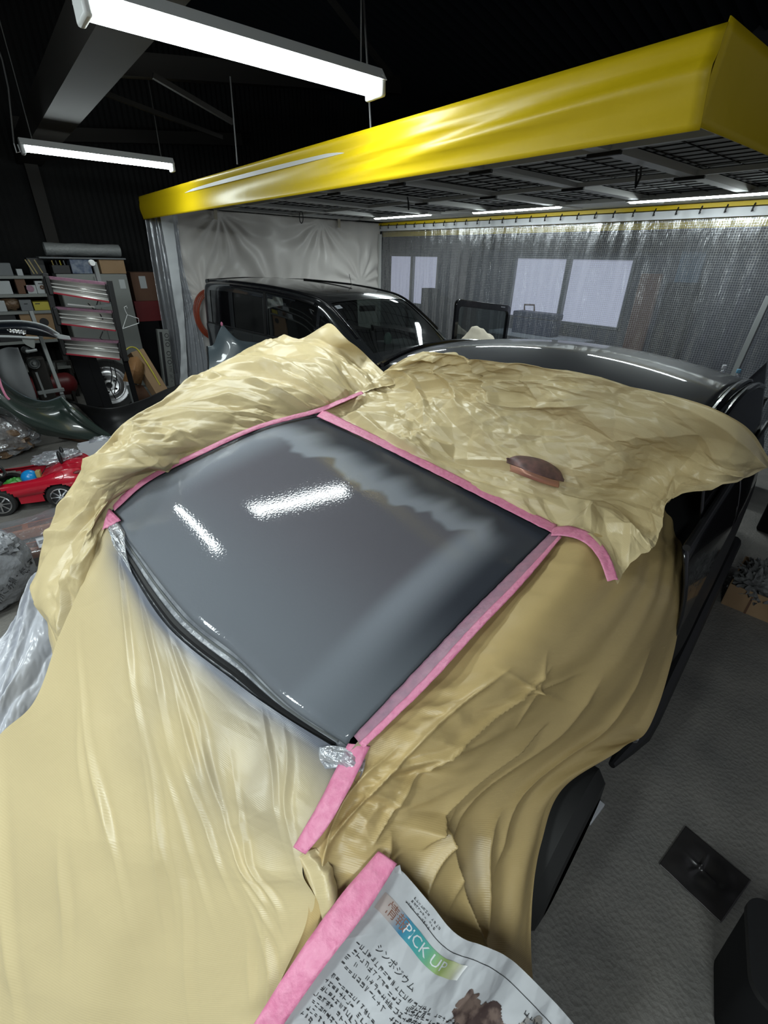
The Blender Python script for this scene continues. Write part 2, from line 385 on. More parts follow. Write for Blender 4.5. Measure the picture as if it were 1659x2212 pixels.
for k, (a_, b_, c_) in enumerate(wins):
    y0, y1 = float(b_[1]), float(a_[1])
    fr = MB()
    for yy in (y0+0.02, y1-0.02): fr.box((XW+0.03, yy, (zb+zt)/2), (0.08, 0.04, zt-zb))
    fr.box((XW+0.02, (y0+y1)/2+(0.0 if k else -0.05), (zb+zt)/2), (0.07, 0.07, zt-zb))
    for zz in (zb+0.02, zt-0.02): fr.box((XW+0.03, (y0+y1)/2, zz), (0.08, y1-y0, 0.04))
    f_ = struct(fr.build('window_%d' % (k+1), M['grey_steel'], smooth=0, bevel=0.004))
    pn_ = MB().box((XW+0.06, (y0+y1)/2, (zb+zt)/2), (0.02, y1-y0, zt-zb)).build('pane', M['pane'], f_, smooth=0)
# roof steel
struct(MB().bar(U(120, 128, y=5.2), U(860, 185, y=5.2), 0.09, 0.15).build('trim_1', M['dark_steel'], smooth=0))
struct(MB().bar(U(90, 290, y=8.2), U(520, 302, y=8.2), 0.09, 0.14).build('trim_2', M['dark_steel'], smooth=0))
# long beam towards the far wall, upper left, and two columns
b0 = U(262, 2, z=2.85); b1 = U(78, 300, z=2.85); d_ = (b1-b0)/np.linalg.norm(b1-b0)
struct(MB().bar(b0-d_*2.5, np.array([b1[0], 8.45, 2.85]), 0.26, 0.22).build('trim_3', M['dark_steel'], smooth=0))
c0 = U(60, 330, y=8.3)
struct(MB().box((c0[0], 8.36, 1.6), (0.14, 0.12, 3.2)).build('trim_4', M['dark_steel'], smooth=0))
for k, (p, q, Yp) in enumerate((((130, 165), (480, 297), 5.6), ((330, 163), (503, 264), 4.6), ((700, -20), (845, 165), 4.2))):
    struct(MB().bar(U(*p, y=Yp), U(*q, y=Yp), 0.035, 0.035).build('trim_%d' % (5+k), M['dark_steel'], smooth=0))

# ------------------------------------------------------------------ batten lamps
def batten(x0, x1, y, z, label, wid, loc_group='batten lamps under the roof', wires=True):
    t = thing('batten_lamp', label, 'lamp', ((x0+x1)/2, y, z), loc_group)
    k = 10; P = np.zeros((2, k+1, 3))
    for j in range(k+1):
        q = math.pi*(j/k)
        for i, xx in enumerate((x0+0.03, x1-0.03)): P[i, j] = (xx, y+math.cos(q)*wid/2, z-math.sin(q)*wid*0.42)
    MB().grid(P).build('diffuser', M['lamp'], t)
    MB().add([(x0, y-wid*0.62, z), (x0, y+wid*0.62, z), (x0, y+wid*0.3, z+0.05), (x0, y-wid*0.3, z+0.05), (x1, y-wid*0.62, z), (x1, y+wid*0.62, z), (x1, y+wid*0.3, z+0.05), (x1, y-wid*0.3, z+0.05)],
             [(0, 1, 2, 3), (4, 7, 6, 5), (0, 4, 5, 1), (1, 5, 6, 2), (2, 6, 7, 3), (3, 7, 4, 0)]).build('housing', M['white'], t, smooth=0)
    for xx in (x0+0.012, x1-0.012):
        MB().box((xx, y, z-0.02), (0.03, wid*1.1, 0.085)).build('end_cap', M['white'], t, bevel=0.01)
    if wires:
        for xx in (x0+0.1, x1-0.1):
            MB().tube([(xx, y, z+0.05), (xx+0.004, y, z+0.5), (xx, y, 4.1)], 0.004, 5).build('hanging_wire', M['wire'], t)
    return t
batten(0.555, 1.87, 2.43, 2.57, 'nearer of the two lit batten lamps hanging under the dark roof', 0.13)
t = batten(0.62, 1.86, 5.72, 2.57, 'farther lit batten lamp hanging above the shelves at upper left', 0.10)
p = U(30, 310, y=5.72)
MB().tube([p, U(36, 330, y=5.72), U(44, 328, y=5.72), U(38, 312, y=5.72)], 0.005, 6).build('cable_loop', M['white'], t)
MB().tube([p, U(25, 260, y=5.72), U(18, 190, y=5.72), U(5, 130, y=5.72), U(-20, 60, y=5.72)], 0.006, 6).build('cable', M['wire'], t)
def turn_lamp(t, ang, loc):
    t.rotation_euler = (0, 0, ang); t.location = loc
t = batten(-0.62, 0.62, 0.0, 2.57, 'lit batten lamp hanging crosswise left of the view', 0.10); turn_lamp(t, math.pi/2, (-0.26, 2.85, 2.57))
batten(-2.2, -0.9, 0.35, 2.57, 'added lit batten lamp, unseen at the left of the viewer', 0.22)  # extra lamp out of view, added to brighten the nose paper
batten(-1.6, -0.3, -0.9, 2.57, 'added lit batten lamp, unseen behind the viewer', 0.22)  # unseen lamp added for more light on the front sheet
batten(-2.2, -0.9, 1.7, 2.57, 'added lit batten lamp, unseen left of the masked nose', 0.22)  # another added lamp out of view, lifts the front left paper

# hanging wires of the canopy
for k, (px, py0, py1, Yw) in enumerate(((505, 165, 355, 5.2), (793, -10, 280, 3.0))):
    o = MB().tube([U(px-8, py0, x=X0+0.05), U(px, (py0+py1)/2, x=X0+0.05), U(px+8, py1, x=X0+0.05)], 0.006, 5).build('suspension_wire', M['wire'])
    tag(o, ['thin suspension wire holding the far half of the yellow canopy', 'thin suspension wire beside the end of the nearer batten lamp'][k], 'wire')

# ------------------------------------------------------------------ booth canopy
t = thing('booth_canopy', 'yellow vinyl canopy of the spray booth with white framed filter ceiling', 'canopy', ((X0+X1)/2, (Y0+Y1)/2, ZC))
# front valance, slight sag and folds
nu, nv = 160, 14
P = np.zeros((nu, nv, 3))
for i in range(nu):
    for j in range(nv):
        u_ = i/(nu-1); v_ = j/(nv-1); y = Y1-(Y1-Y0)*u_
        bul = 0.03*math.sin(math.pi*v_)*math.sin(2.3+5*u_) + 0.03*math.exp(-((v_-0.72+1.3*(u_-0.75))/0.10)**2)*math.exp(-((u_-0.86)/0.14)**2) + 0.025*math.exp(-((v_-0.4+1.2*(u_-0.75))/0.10)**2)*math.exp(-((u_-0.8)/0.12)**2)
        P[i, j] = (X0-bul*(0.3+v_*(1-v_)*3)-(0.007 if v_ < 0.16 else 0), y, ZT-0.005-(ZT-ZC)*v_)
gridmesh('front_valance', P, M['yellow'], t, solid=0.003)
P = np.zeros((80, 10, 3))
for i in range(80):
    for j in range(10):
        u_ = i/79; v_ = j/9
        P[i, j] = (X0+(X1-X0)*u_, Y0+0.02*math.sin(math.pi*v_)*math.sin(7*u_)+0.02*v_*math.exp(-u_*8), ZT-(ZT-ZC)*v_+0.01)
gridmesh('side_valance', P, M['yellow'], t, solid=0.003)
MB().box(((X0+X1)/2, (Y0+Y1)/2, ZT-0.03), (X1-X0-0.03, Y1-Y0-0.04, 0.02)).build('top_sheet', M['dark_wall'], t, smooth=0)
mb = MB()
mb.box((X0+0.12, (Y0+Y1)/2, ZU+0.02), (0.22, Y1-Y0-0.04, 0.035)); mb.box((X1-0.30, (Y0+Y1)/2, ZU+0.02), (0.6, Y1-Y0-0.04, 0.035))
mb.box(((X0+X1)/2, Y1-0.1, ZU+0.02), (X1-X0, 0.2, 0.035)); mb.box(((X0+X1)/2, Y0+0.06, ZU+0.02), (X1-X0, 0.08, 0.035))
yb = [1.75, 2.65, 3.55, 4.5, 5.5, 6.5]
for yy in yb: mb.box(((X0+X1)/2, yy, ZU+0.012), (X1-X0-0.5, 0.09, 0.045))
for xx in (2.95, 4.1): mb.box((xx, (Y0+Y1)/2, ZU+0.006), (0.035, Y1-Y0-0.2, 0.03))
mb.build('ceiling_frame', M['frame_white'], t, smooth=0)
yy0 = Y0+0.1; k = 0
for yy in yb+[Y1-0.2]:
    for (xa, xb) in ((X0+0.24, 2.93), (2.97, 4.08), (4.12, X1-0.6)):
        g = MB(); g.box(((xa+xb)/2, (yy0+yy)/2, ZU+0.05), (xb-xa, yy-yy0-0.09, 0.02))
        f_ = g.build('filter_panel', M['filter'], t, smooth=0)
        g = MB(); nn = 9
        for q in range(nn): g.box((xa+(xb-xa)*(q+0.5)/nn, (yy0+yy)/2, ZU+0.037), (0.006, yy-yy0-0.1, 0.006))
        for q in range(4): g.box(((xa+xb)/2, yy0+(yy-yy0)*(q+0.5)/4, ZU+0.033), (xb-xa, 0.006, 0.006))
        g.build('filter_grid', M['dark_steel'], f_, smooth=0)
    yy0 = yy
for yy in yb[:4]:
    for xx in (2.3, 2.95, 4.1):
        g = MB(); g.bar((xx, yy-0.10, ZU-0.02), (xx, yy+0.10, ZU-0.02), 0.025, 0.02)
        g.build('clamp', M['black'], t, bevel=0.003)
p = U(650, 458, z=ZU-0.02)
MB().tube([p+np.array([0, 0.05*math.cos(q), -0.06+0.07*math.sin(q)]) for q in np.linspace(0, 6.28, 18)], 0.006, 6).build('cable_loop', M['black'], t)
for q in ((1385, 360), (880, 425)):
    p = U(*q, z=ZU-0.02); MB().tube([p, p+np.array([0.02, 0, -0.05]), p+np.array([0.05, 0.03, -0.1]), p+np.array([0.05, 0.05, 0.0])], 0.007, 6).build('cable_hook', M['black'], t)
# yellow inner band and rail at the back
MB().box((X1+0.07, (Y0+Y1)/2, ZU-0.085), (0.01, Y1-Y0, 0.25)).build('back_valance', M['yellow'], t, smooth=0)
MB().box((X1-0.06, (Y0+Y1)/2, ZU-0.028), (0.008, Y1-Y0, 0.035)).build('back_trim', M['yellow'], t, smooth=0)
t = thing('curtain_rail', 'white curtain rail with roller hooks along the back of the spray booth', 'rail', (X1, (Y0+Y1)/2, ZU-0.02))
MB().box((X1, (Y0+Y1)/2, ZU-0.03), (0.03, Y1-Y0, 0.03)).build('rail', M['grey_steel'], t, smooth=0, bevel=0.003)
for q in range(30):
    yy = Y1-0.12-q*0.225
    MB().tube([(X1-0.06, yy, ZU-0.03), (X1-0.085, yy, ZU-0.06), (X1-0.08, yy+0.005, ZU-0.095), (X1-0.07, yy, ZU-0.085)], 0.008, 6).build('hook', M['black'], t)
# clear curtain hanging from the rail
t = thing('clear_curtain', 'clear vinyl curtain with woven grid hanging along the back of the booth', 'curtain', (X1, (Y0+Y1)/2, 0.0))
nu, nv = 420, 30
uu = np.linspace(0, 1, nu)[:, None]*np.ones((1, nv)); vv = np.linspace(0, 1, nv)[None, :]*np.ones((nu, 1))
yy = Y1-(Y1-Y0+0.0)*uu
fold = 0.05*np.sin(yy*9+2*np.sin(yy*1.7))*np.clip(pn(yy*0.8, vv*0.3+3, 5)*2+0.6, 0.1, 1.2)+0.02*np.sin(yy*31+3*pn(yy*2, vv*1.5, 8))
P = np.stack([X1+fold*(0.25+0.75*vv), yy, ZU-0.055-(ZU-0.075)*vv], axis=2)
gridmesh('clear_sheet', P, M['curtain'], t, uvs=(yy, P[:, :, 2]))
P2 = P[:, :2].copy(); P2[:, 1] = P2[:, 0]; P2[:, 1, 2] -= 0.075; P2[:, :, 0] -= 0.05
M['band'] = mat('white_header_band', (0.62, 0.64, 0.66), 0.4)
gridmesh('header_band', P2, M['band'], t)
# metal post at the right end of the curtain
o = MB().bar(U(1662, 640, x=X1-0.1), U(1560, 865, x=X1-0.35), 0.05).build('curtain_pole', M['grey_steel'], bevel=0.005)
tag(o, 'bare silver metal pole leaning at the right end of the clear curtain', 'pole')
# booth lamps
for k, (pa, pb) in enumerate((((805, 471), (935, 464)), ((1022, 459), (1212, 447)), ((1366, 437), (1700, 412)))):
    a_ = U(*pa, z=ZU-0.02); b_ = U(*pb, z=ZU-0.02)
    xx = (a_[0]+b_[0])/2
    t = thing('booth_lamp', ['lit strip lamp under the booth ceiling nearest the left end wall', 'lit strip lamp in the middle of the booth ceiling edge', 'lit strip lamp under the booth ceiling nearest the right edge'][k], 'lamp', (xx, (a_[1]+b_[1])/2, ZU-0.03), 'strip lamps along the booth ceiling')
    yA, yB = a_[1], b_[1]
    q_ = [(xx+0.04*math.cos(a_), ZU-0.022-0.012*math.sin(a_)) for a_ in np.linspace(0, math.pi, 9)]
    MB().grid(np.array([[(a_, y_, b_) for a_, b_ in q_] for y_ in (yA, yB)])).build('diffuser', M['lamp_booth'], t)
    MB().box((xx, (yA+yB)/2, ZU-0.012), (0.10, abs(yB-yA)+0.06, 0.02)).build('housing', M['frame_white'], t, smooth=0)
# end wall of plastic sheet
nu, nv = 180, 90
uu = np.linspace(0, 1, nu)[:, None]*np.ones((1, nv)); vv = np.linspace(0, 1, nv)[None, :]*np.ones((nu, 1))
xx = X0+0.25+(X1-X0-0.27)*uu; zz = ZU-0.01-(ZU-0.05)*vv
rel = np.zeros_like(xx)
for (cx_, cz_, R_, s_) in ((3.0, 2.33, 0.9, 1), (4.7, 2.33, 0.9, 2), (2.6, 1.25, 0.8, 3), (5.5, 1.4, 0.8, 4), (3.9, 1.0, 0.9, 5)):
    dx = xx-cx_; dz = zz-cz_; r = np.hypot(dx, dz)+1e-3; th = np.arctan2(dz, dx)
    rel += 0.055*np.exp(-(r/R_)**2)*np.sin(th*13+s_+1.5*pn(r*3, th*2, s_))*np.clip(r*3, 0, 1)
rel = rel*0.6+0.03*pn(xx*1.6, zz*1.6, 2)
P = np.stack([xx, Y1-0.03-0.05*np.abs(rel)-rel, zz], axis=2)
o = gridmesh('plastic_wall_sheet', P, M['wall_plastic'], solid=0.003)
tag(o, 'pale wrinkled plastic sheet forming the left end wall of the booth', 'plastic sheet')
for k, (px, py) in enumerate(((468, 452), (735, 470))):
    p0 = U(px-3, py, y=Y1-0.1); p1 = U(px-2, py+22, y=Y1-0.1)
    o = MB().bar(p0, p1, 0.05, 0.01, (0, 1, 0)).build('tape_tab', M['cream'])
    tag(o, ['cream tape tab pinning the plastic wall at its left', 'cream tape tab pinning the plastic wall near the corner'][k], 'tape')
# post at the inner corner
o = MB().box((X1-0.04, Y1-0.06, ZC/2), (0.05, 0.05, ZC-0.02)).build('corner_post', M['frame_white'], smooth=0)
tag(o, 'slim pale post where the plastic wall meets the clear curtain', 'post')
# gathered clear curtain at the front left corner
t = thing('corner_curtain', 'gathered clear vinyl curtain with white edge strip at the booth corner', 'curtain', (X0+0.1, Y1-0.1, 0))
def px_strip(rows, nu, nv): return crgrid([[U(*q[:2], y=q[2]) for q in r] for r in rows], nu, nv)
P = px_strip([[(312, 468, 7.6), (330, 466, 7.5), (348, 463, 7.45)], [(330, 580, 7.6), (348, 580, 7.45), (372, 580, 7.42)], [(350, 700, 7.55), (368, 700, 7.42), (390, 700, 7.4)], [(374, 838, 7.5), (388, 838, 7.42), (400, 838, 7.4)]], 60, 30)
P[:, :, 1] += 0.03*np.sin(np.linspace(0, 19, 30))[None, :]*np.linspace(0.4, 1, 60)[:, None]
gridmesh('outer_sheet', P, M['curtain_plain'], t)
P = px_strip([[(370, 462, 7.45), (375, 462, 7.5), (382, 461, 7.55)], [(378, 580, 7.43), (388, 580, 7.5), (396, 580, 7.58)], [(395, 700, 7.42), (415, 700, 7.45), (430, 700, 7.5)], [(402, 842, 7.4), (430, 838, 7.38), (458, 832, 7.4)]], 60, 40)
P[:, :, 1] += 0.035*np.sin(np.linspace(0, 24, 40))[None, :]*np.linspace(0.2, 1, 60)[:, None]
gridmesh('inner_sheet', P, M['curtain_plain'], t)
P = px_strip([[(345, 463, 7.4), (372, 461, 7.4)], [(362, 560, 7.37), (384, 560, 7.37)], [(376, 650, 7.37), (395, 650, 7.37)], [(390, 745, 7.37), (402, 745, 7.37)], [(388, 842, 7.37), (407, 838, 7.37)]], 80, 8)
X_, Y_ = metric(P); P[:, :, 1] -= 0.02*pn(X_*9, Y_*9, 4)
gridmesh('edge_strip', P, M['band'], t, label='white opaque edge strip')
# hose coil
t = thing('air_hose', 'coiled orange air hose hanging on the plastic end wall beside the dark van', 'hose', U(455, 640, y=7.42))
for k in range(5):
    c_ = U(459+k*1.5, 680, y=7.45-0.014*k); rx, rz = 0.27-0.008*k, 0.35-0.014*k
    MB().tube([c_+np.array([rx*math.cos(q), 0.012*math.sin(3*q+k), rz*math.sin(q)]) for q in np.linspace(0, 6.283, 40)], 0.009, 8, cap=False).build('coil_turn', M['hose'], t)
p = U(448, 634, y=7.42); MB().tube([p, p+np.array([0.0, -0.04, 0.0]), p+np.array([0.06, -0.05, -0.005])], 0.03, 10).build('hook', M['dark_red'], t)

# ------------------------------------------------------------------ the masked car
CARLOC = car(1.6, -1.0, 0)
tcar = thing('car', 'dark car masked in brown paper with its bonnet in grey primer', 'car', CARLOC)
def loft(sts, n_s, org, fwd, latv, close=True):
    """sts: (s, w_sill, z_sill, w_mid, z_mid, w_belt, z_belt, w_roof, z_edge, z_top) -> smooth grid along s, around the girth"""
    G = []
    for (s, ws, zs, wm, zm, wb, zb_, wr, ze, zt_) in sts:
        half = [(ws, zs), (wm, zs+0.10), (wm, zm), (wb+0.01, zb_-0.06), (wb, zb_), (wr+0.05*(ze > zb_+0.1), ze-0.10*(ze > zb_+0.1)), (wr, ze), (wr-0.10, ze+(zt_-ze)*0.55), (wr*0.5, zt_-0.008), (0, zt_)]
        row = [(-a, b) for a, b in half]+[(a, b) for a, b in half[-2::-1]]
        G.append([org+fwd*s+latv*a+np.array([0, 0, b]) for a, b in row])
    return crgrid(G, n_s, 109)
def inside(a, b, m=18): return None
# bonnet: rows from the windscreen to the nose
back = cr1([UC(*q[:2], q[2]) for q in [(676, 890, 1.055), (800, 950, 1.085), (930, 1016, 1.09), (1060, 1082, 1.075), (1196, 1150, 1.045)]], 60)
front = cr1([UC(*q[:2], q[2]) for q in [(242, 1103, .925), (293, 1176, .945), (402, 1311, .965), (512, 1400, .968), (622, 1505, .952), (757, 1597, .915)]], 60)
lft = cr1([UC(*q[:2], q[2]) for q in [(676, 890, 1.055), (560, 922, 1.05), (430, 981, 1.03), (320, 1036, .99), (242, 1103, .925)]], 60)
rgt = cr1([UC(*q[:2], q[2]) for q in [(1196, 1150, 1.045), (1115, 1228, 1.03), (1015, 1328, 1.0), (905, 1443, .965), (757, 1597, .915)]], 60)
uu = np.linspace(0, 1, 60)[:, None, None]; vv = np.linspace(0, 1, 60)[None, :, None]
HOOD = (1-uu)*back[None]+uu*front[None]+(1-vv)*lft[:, None]+vv*rgt[:, None]-((1-uu)*(1-vv)*back[0]+(1-uu)*vv*back[-1]+uu*(1-vv)*front[0]+uu*vv*front[-1])
HOOD[:, :, 2] += 0.040*((1-(2*vv-1)**2)*np.where(uu < 0.5, 4*uu*(1-uu), 0.5+0.5*np.cos(2*math.pi*(uu-0.5))))[:, :, 0]
M['hood'] = mat('bonnet_primer', (0.1, 0.1, 0.11), 0.07, coat=0.0)
m = M['hood']; L = m.node_tree.links; b = m.node_tree.nodes['Principled BSDF']
uv = nd(m, 'ShaderNodeUVMap'); sp = nd(m, 'ShaderNodeSeparateXYZ'); L.new(uv.outputs[0], sp.inputs[0])      # x: windscreen->nose 0..1, y: left->right 0..1
wv = nd(m, 'ShaderNodeTexNoise'); wv.inputs['Scale'].default_value = 5.0; wv.inputs['Detail'].default_value = 1.5
mp = nd(m, 'ShaderNodeMapping'); mp.inputs['Scale'].default_value = (0.25, 1.9, 1); L.new(uv.outputs[0], mp.inputs[0]); L.new(mp.outputs[0], wv.inputs['Vector'])
wob = math_node(m, 'MULTIPLY', math_node(m, 'SUBTRACT', wv.outputs['Fac'], 0.5), 0.20)
def band(val, lo, hi):
    n = nd(m, 'ShaderNodeMapRange'); n.interpolation_type = 'SMOOTHSTEP'; n.inputs['From Min'].default_value = lo; n.inputs['From Max'].default_value = hi
    L.new(val, n.inputs['Value']); return n.outputs[0]
xw = math_node(m, 'ADD', sp.outputs[0], wob)
dx1 = band(xw, 0.10, 0.24); dx2 = band(math_node(m, 'ADD', sp.outputs[0], math_node(m, 'MULTIPLY', wob, 1.6)), 0.255, 0.285)
dy = math_node(m, 'MULTIPLY', band(sp.outputs[1], 0.0, 0.07), band(math_node(m, 'SUBTRACT', 1.0, sp.outputs[1]), 0.05, 0.17))
dy2 = math_node(m, 'MULTIPLY', band(sp.outputs[1], 0.05, 0.20), band(math_node(m, 'SUBTRACT', 1.0, sp.outputs[1]), 0.17, 0.23))
edge = math_node(m, 'MULTIPLY', dx1, dy); core = math_node(m, 'MULTIPLY', dx2, dy2)
c1 = nd(m, 'ShaderNodeMixRGB'); c1.inputs[1].default_value = (0.045, 0.050, 0.062, 1); c1.inputs[2].default_value = (0.25, 0.27, 0.305, 1); L.new(edge, c1.inputs[0])
c2 = nd(m, 'ShaderNodeMixRGB'); c2.inputs[2].default_value = (0.135, 0.131, 0.149, 1); L.new(core, c2.inputs[0]); L.new(c1.outputs[0], c2.inputs[1])
nz = band(sp.outputs[0], 0.45, 0.95); c3 = nd(m, 'ShaderNodeMixRGB'); c3.inputs[2].default_value = (0.150, 0.166, 0.186, 1); L.new(math_node(m, 'MULTIPLY', nz, 0.8), c3.inputs[0]); L.new(c2.outputs[0], c3.inputs[1])
L.new(c3.outputs[0], b.inputs['Base Color'])
rg = nd(m, 'ShaderNodeMapRange'); rg.inputs['To Min'].default_value = 0.24; rg.inputs['To Max'].default_value = 0.07; L.new(dx2, rg.inputs['Value']); L.new(rg.outputs[0], b.inputs['Roughness'])
rs = nd(m, 'ShaderNodeMapRange'); rs.inputs['To Min'].default_value = 0.12; rs.inputs['To Max'].default_value = 0.5; L.new(dx2, rs.inputs['Value']); L.new(rs.outputs[0], b.inputs['Specular IOR Level'])
pe = nd(m, 'ShaderNodeTexNoise'); pe.inputs['Scale'].default_value = 150; pe.inputs['Detail'].default_value = 1
tc = nd(m, 'ShaderNodeTexCoord'); L.new(tc.outputs['Object'], pe.inputs['Vector'])
bu = nd(m, 'ShaderNodeBump'); bu.inputs['Strength'].default_value = 0.13; bu.inputs['Distance'].default_value = 0.002; L.new(pe.outputs['Fac'], bu.inputs['Height']); L.new(bu.outputs[0], b.inputs['Normal'])
iu = np.linspace(0, 1, 60)[:, None]*np.ones((1, 60)); iv = np.linspace(0, 1, 60)[None, :]*np.ones((60, 1))
# lip: fold the nose edge down
lip = HOOD[-1][None]+np.array([0, 0, -1])[None, None]*np.linspace(0.006, 0.03, 4)[:, None, None]-AX[None, None]*np.array([0.004, 0.006, 0.005, 0.002])[:, None, None]
HP = np.concatenate([HOOD, lip]); iu = np.concatenate([iu, np.ones((4, 60))]); iv = np.concatenate([iv, iv[:4]])
gridmesh('bonnet', HP, M['hood'], tcar, uvs=(iu, iv), solid=0.003, label='grey primed bonnet with wavy blended edge')
# body under the paper, from nose to tail
org = car(0, -1.0, 0)
sts = [(0.30, .60, .22, .62, .40, .60, .55, .50, .64, .66), (0.46, .72, .22, .74, .45, .66, .66, .56, .76, .80), (0.8, .80, .22, .80, .50, .62, .74, .52, .84, .88), (1.35, .86, .22, .84, .55, .70, .82, .56, .90, .93),
       (1.62, .90, .22, .90, .65, .80, .90, .62, 1.0, 1.05), (1.95, .93, .22, .965, .66, .875, .98, .68, 1.18, 1.24), (2.25, .93, .22, .97, .68, .88, 1.0, .68, 1.28, 1.35), (2.7, .93, .22, .97, .68, .88, 1.0, .67, 1.28, 1.36),
       (3.3, .92, .24, .96, .68, .86, 1.0, .64, 1.27, 1.31), (3.9, .90, .28, .93, .66, .80, .98, .58, 1.08, 1.11), (4.3, .80, .34, .82, .6, .70, .90, .55, .93, .95)]
P = loft(sts, 90, org, AX, LA); P[:, :, 2] -= TILT*np.clip((1.35-P[:, :, 2])/0.25, 0, 1)*np.where(P@LA < -0.5, P@LA+1.15, 0.75)
gridmesh('body_shell', P, M['black'], tcar, smooth=50)
# roof panel
M['roof'] = mat('roof_paint', (0.034, 0.036, 0.042), 0.5, spec=0.3, coat=0.55)
M['roof'].node_tree.nodes['Principled BSDF'].inputs['Coat Roughness'].default_value = 0.05
nu, nv = 60, 50
P = np.zeros((nu, nv, 3))
for i in range(nu):
    for j in range(nv):
        a_ = 1.86+1.35*i/(nu-1); v_ = -1+2*j/(nv-1)
        P[i, j] = car(a_, -0.96+0.72*v_, 1.447-0.08*abs(v_)**2-0.05*max(0, (2.25-a_)/0.4)**2-0.155*max(0, a_-2.37)**1.6)
gridmesh('roof_panel', P, M['roof'], tcar, solid=0.004)
for sgn in (-1, 1):
    pts = [car(a_, -0.96+sgn*0.735, 1.447-0.078-0.05*max(0, (2.25-a_)/0.4)**2-0.155*max(0, a_-2.37)**1.6) for a_ in np.linspace(1.82, 3.2, 24)]
    mb = MB()
    for off, dz in ((0.0, 0.0), (0.035, -0.014)): mb.tube([p_+LA*sgn*off+np.array([0, 0, dz]) for p_ in pts], 0.014, 8)
    mb.build('roof_moulding', M['black_gloss'], tcar)
# right side: door skin, glass, belt moulding, sill
def side(l_of, a0, a1, z0, z1, n=30, mm=12):
    P = np.zeros((n, mm, 3))
    for i in range(n):
        for j in range(mm):
            a_ = a0+(a1-a0)*i/(n-1); z_ = z0+(z1-z0)*j/(mm-1); P[i, j] = car(a_, l_of(z_, a_), z_)
    return P
ldoor = lambda z, a: -0.045-0.085*((z-0.60)/0.40)**2*(1 if z > 0.6 else 0.5)-0.03*max(0, a-3)**2
gridmesh('front_door', side(ldoor, 1.62, 2.62, 0.26, 0.985), M['black_gloss'], tcar, solid=0.01)
gridmesh('rear_door', side(ldoor, 2.635, 3.5, 0.26, 0.985), M['black_gloss'], tcar, solid=0.01)
lglass = lambda z, a: -0.125-0.10*(z-0.98)/0.4
gridmesh('side_window', side(lglass, 1.85, 3.3, 0.99, 1.36), M['glass_black'], tcar, solid=0.004)
MB().tube([car(a_, -0.118, 0.995) for a_ in np.linspace(1.6, 3.5, 20)], 0.012, 8).build('belt_moulding', M['black'], tcar)
MB().tube([car(a_, -0.028-0.03*max(0, 1.5-a_)/0.2, 0.24) for a_ in np.linspace(1.3, 3.4, 22)], [0.012, 0.028, 0.040]+[0.045]*19, 10).build('sill', M['black'], tcar)
MB().lathe(car(1.28, -0.045, 0.445), LA, [(0, -.02), (.016, -.02), (.018, .02), (0.012, .028), (0, .028)], 14).build('bolt_head', M['alu'], tcar)
for a_, l_ in ((0.92, -0.005), (0.98, -1.92), (3.45, -0.1), (3.45, -1.9)):
    sg = 1 if l_ > -1 else -1
    w_ = MB().lathe(car(a_, l_-sg*0.20, 0.255), LA*sg, [(.16, 0), (.24, .0), (.252, .03), (.252, .13), (.225, .16), (.18, .165)], 36).build('wheel', M['rubber'], tcar)
    MB().lathe(car(a_, l_-sg*0.16, 0.255), LA*sg, [(0, .08), (.05, .08), (.08, .05), (.15, .06), (.17, .11), (.18, .115)], 30).build('rim', M['dark_steel'], w_)
# nose trim below the bonnet edge
fl = cr1([UC(*q[:2], q[2]) for q in [(236, 1140, .90), (268, 1212, .905), (358, 1352, .915), (503, 1470, .912), (612, 1546, .90), (742, 1622, .875)]], 60)
P = np.zeros((9, 60, 3)); top = HOOD[-1]-np.array([0, 0, 0.012])
for j in range(60):
    for i in range(9):
        q = i/8; P[i, j] = top[j]*(1-q)+fl[j]*q + np.array([0, 0, -0.022*math.sin(math.pi*q)-0.006*math.sin(3*math.pi*q)])
X_, Y_ = metric(P)
P[:, :, 2] += 0.006*pn(X_*22, Y_*7, 3)
gridmesh('grille_film', P, M['grey_film'], tcar)
# dark gap line and lip strip along the nose
pts = [P[5, j]+np.array([0, 0, 0.006]) for j in range(3, 58)]
MB().tube(pts, [0.004+0.006*math.sin(math.pi*i/(len(pts)-1)) for i in range(len(pts))], 6).build('grille_gap', M['black'], tcar)
pts = [P[2, j]+np.array([0, 0, 0.006]) for j in range(3, 58)]
MB().tube(pts, 0.0035, 6).build('bonnet_seal', M['grey_steel'], tcar)

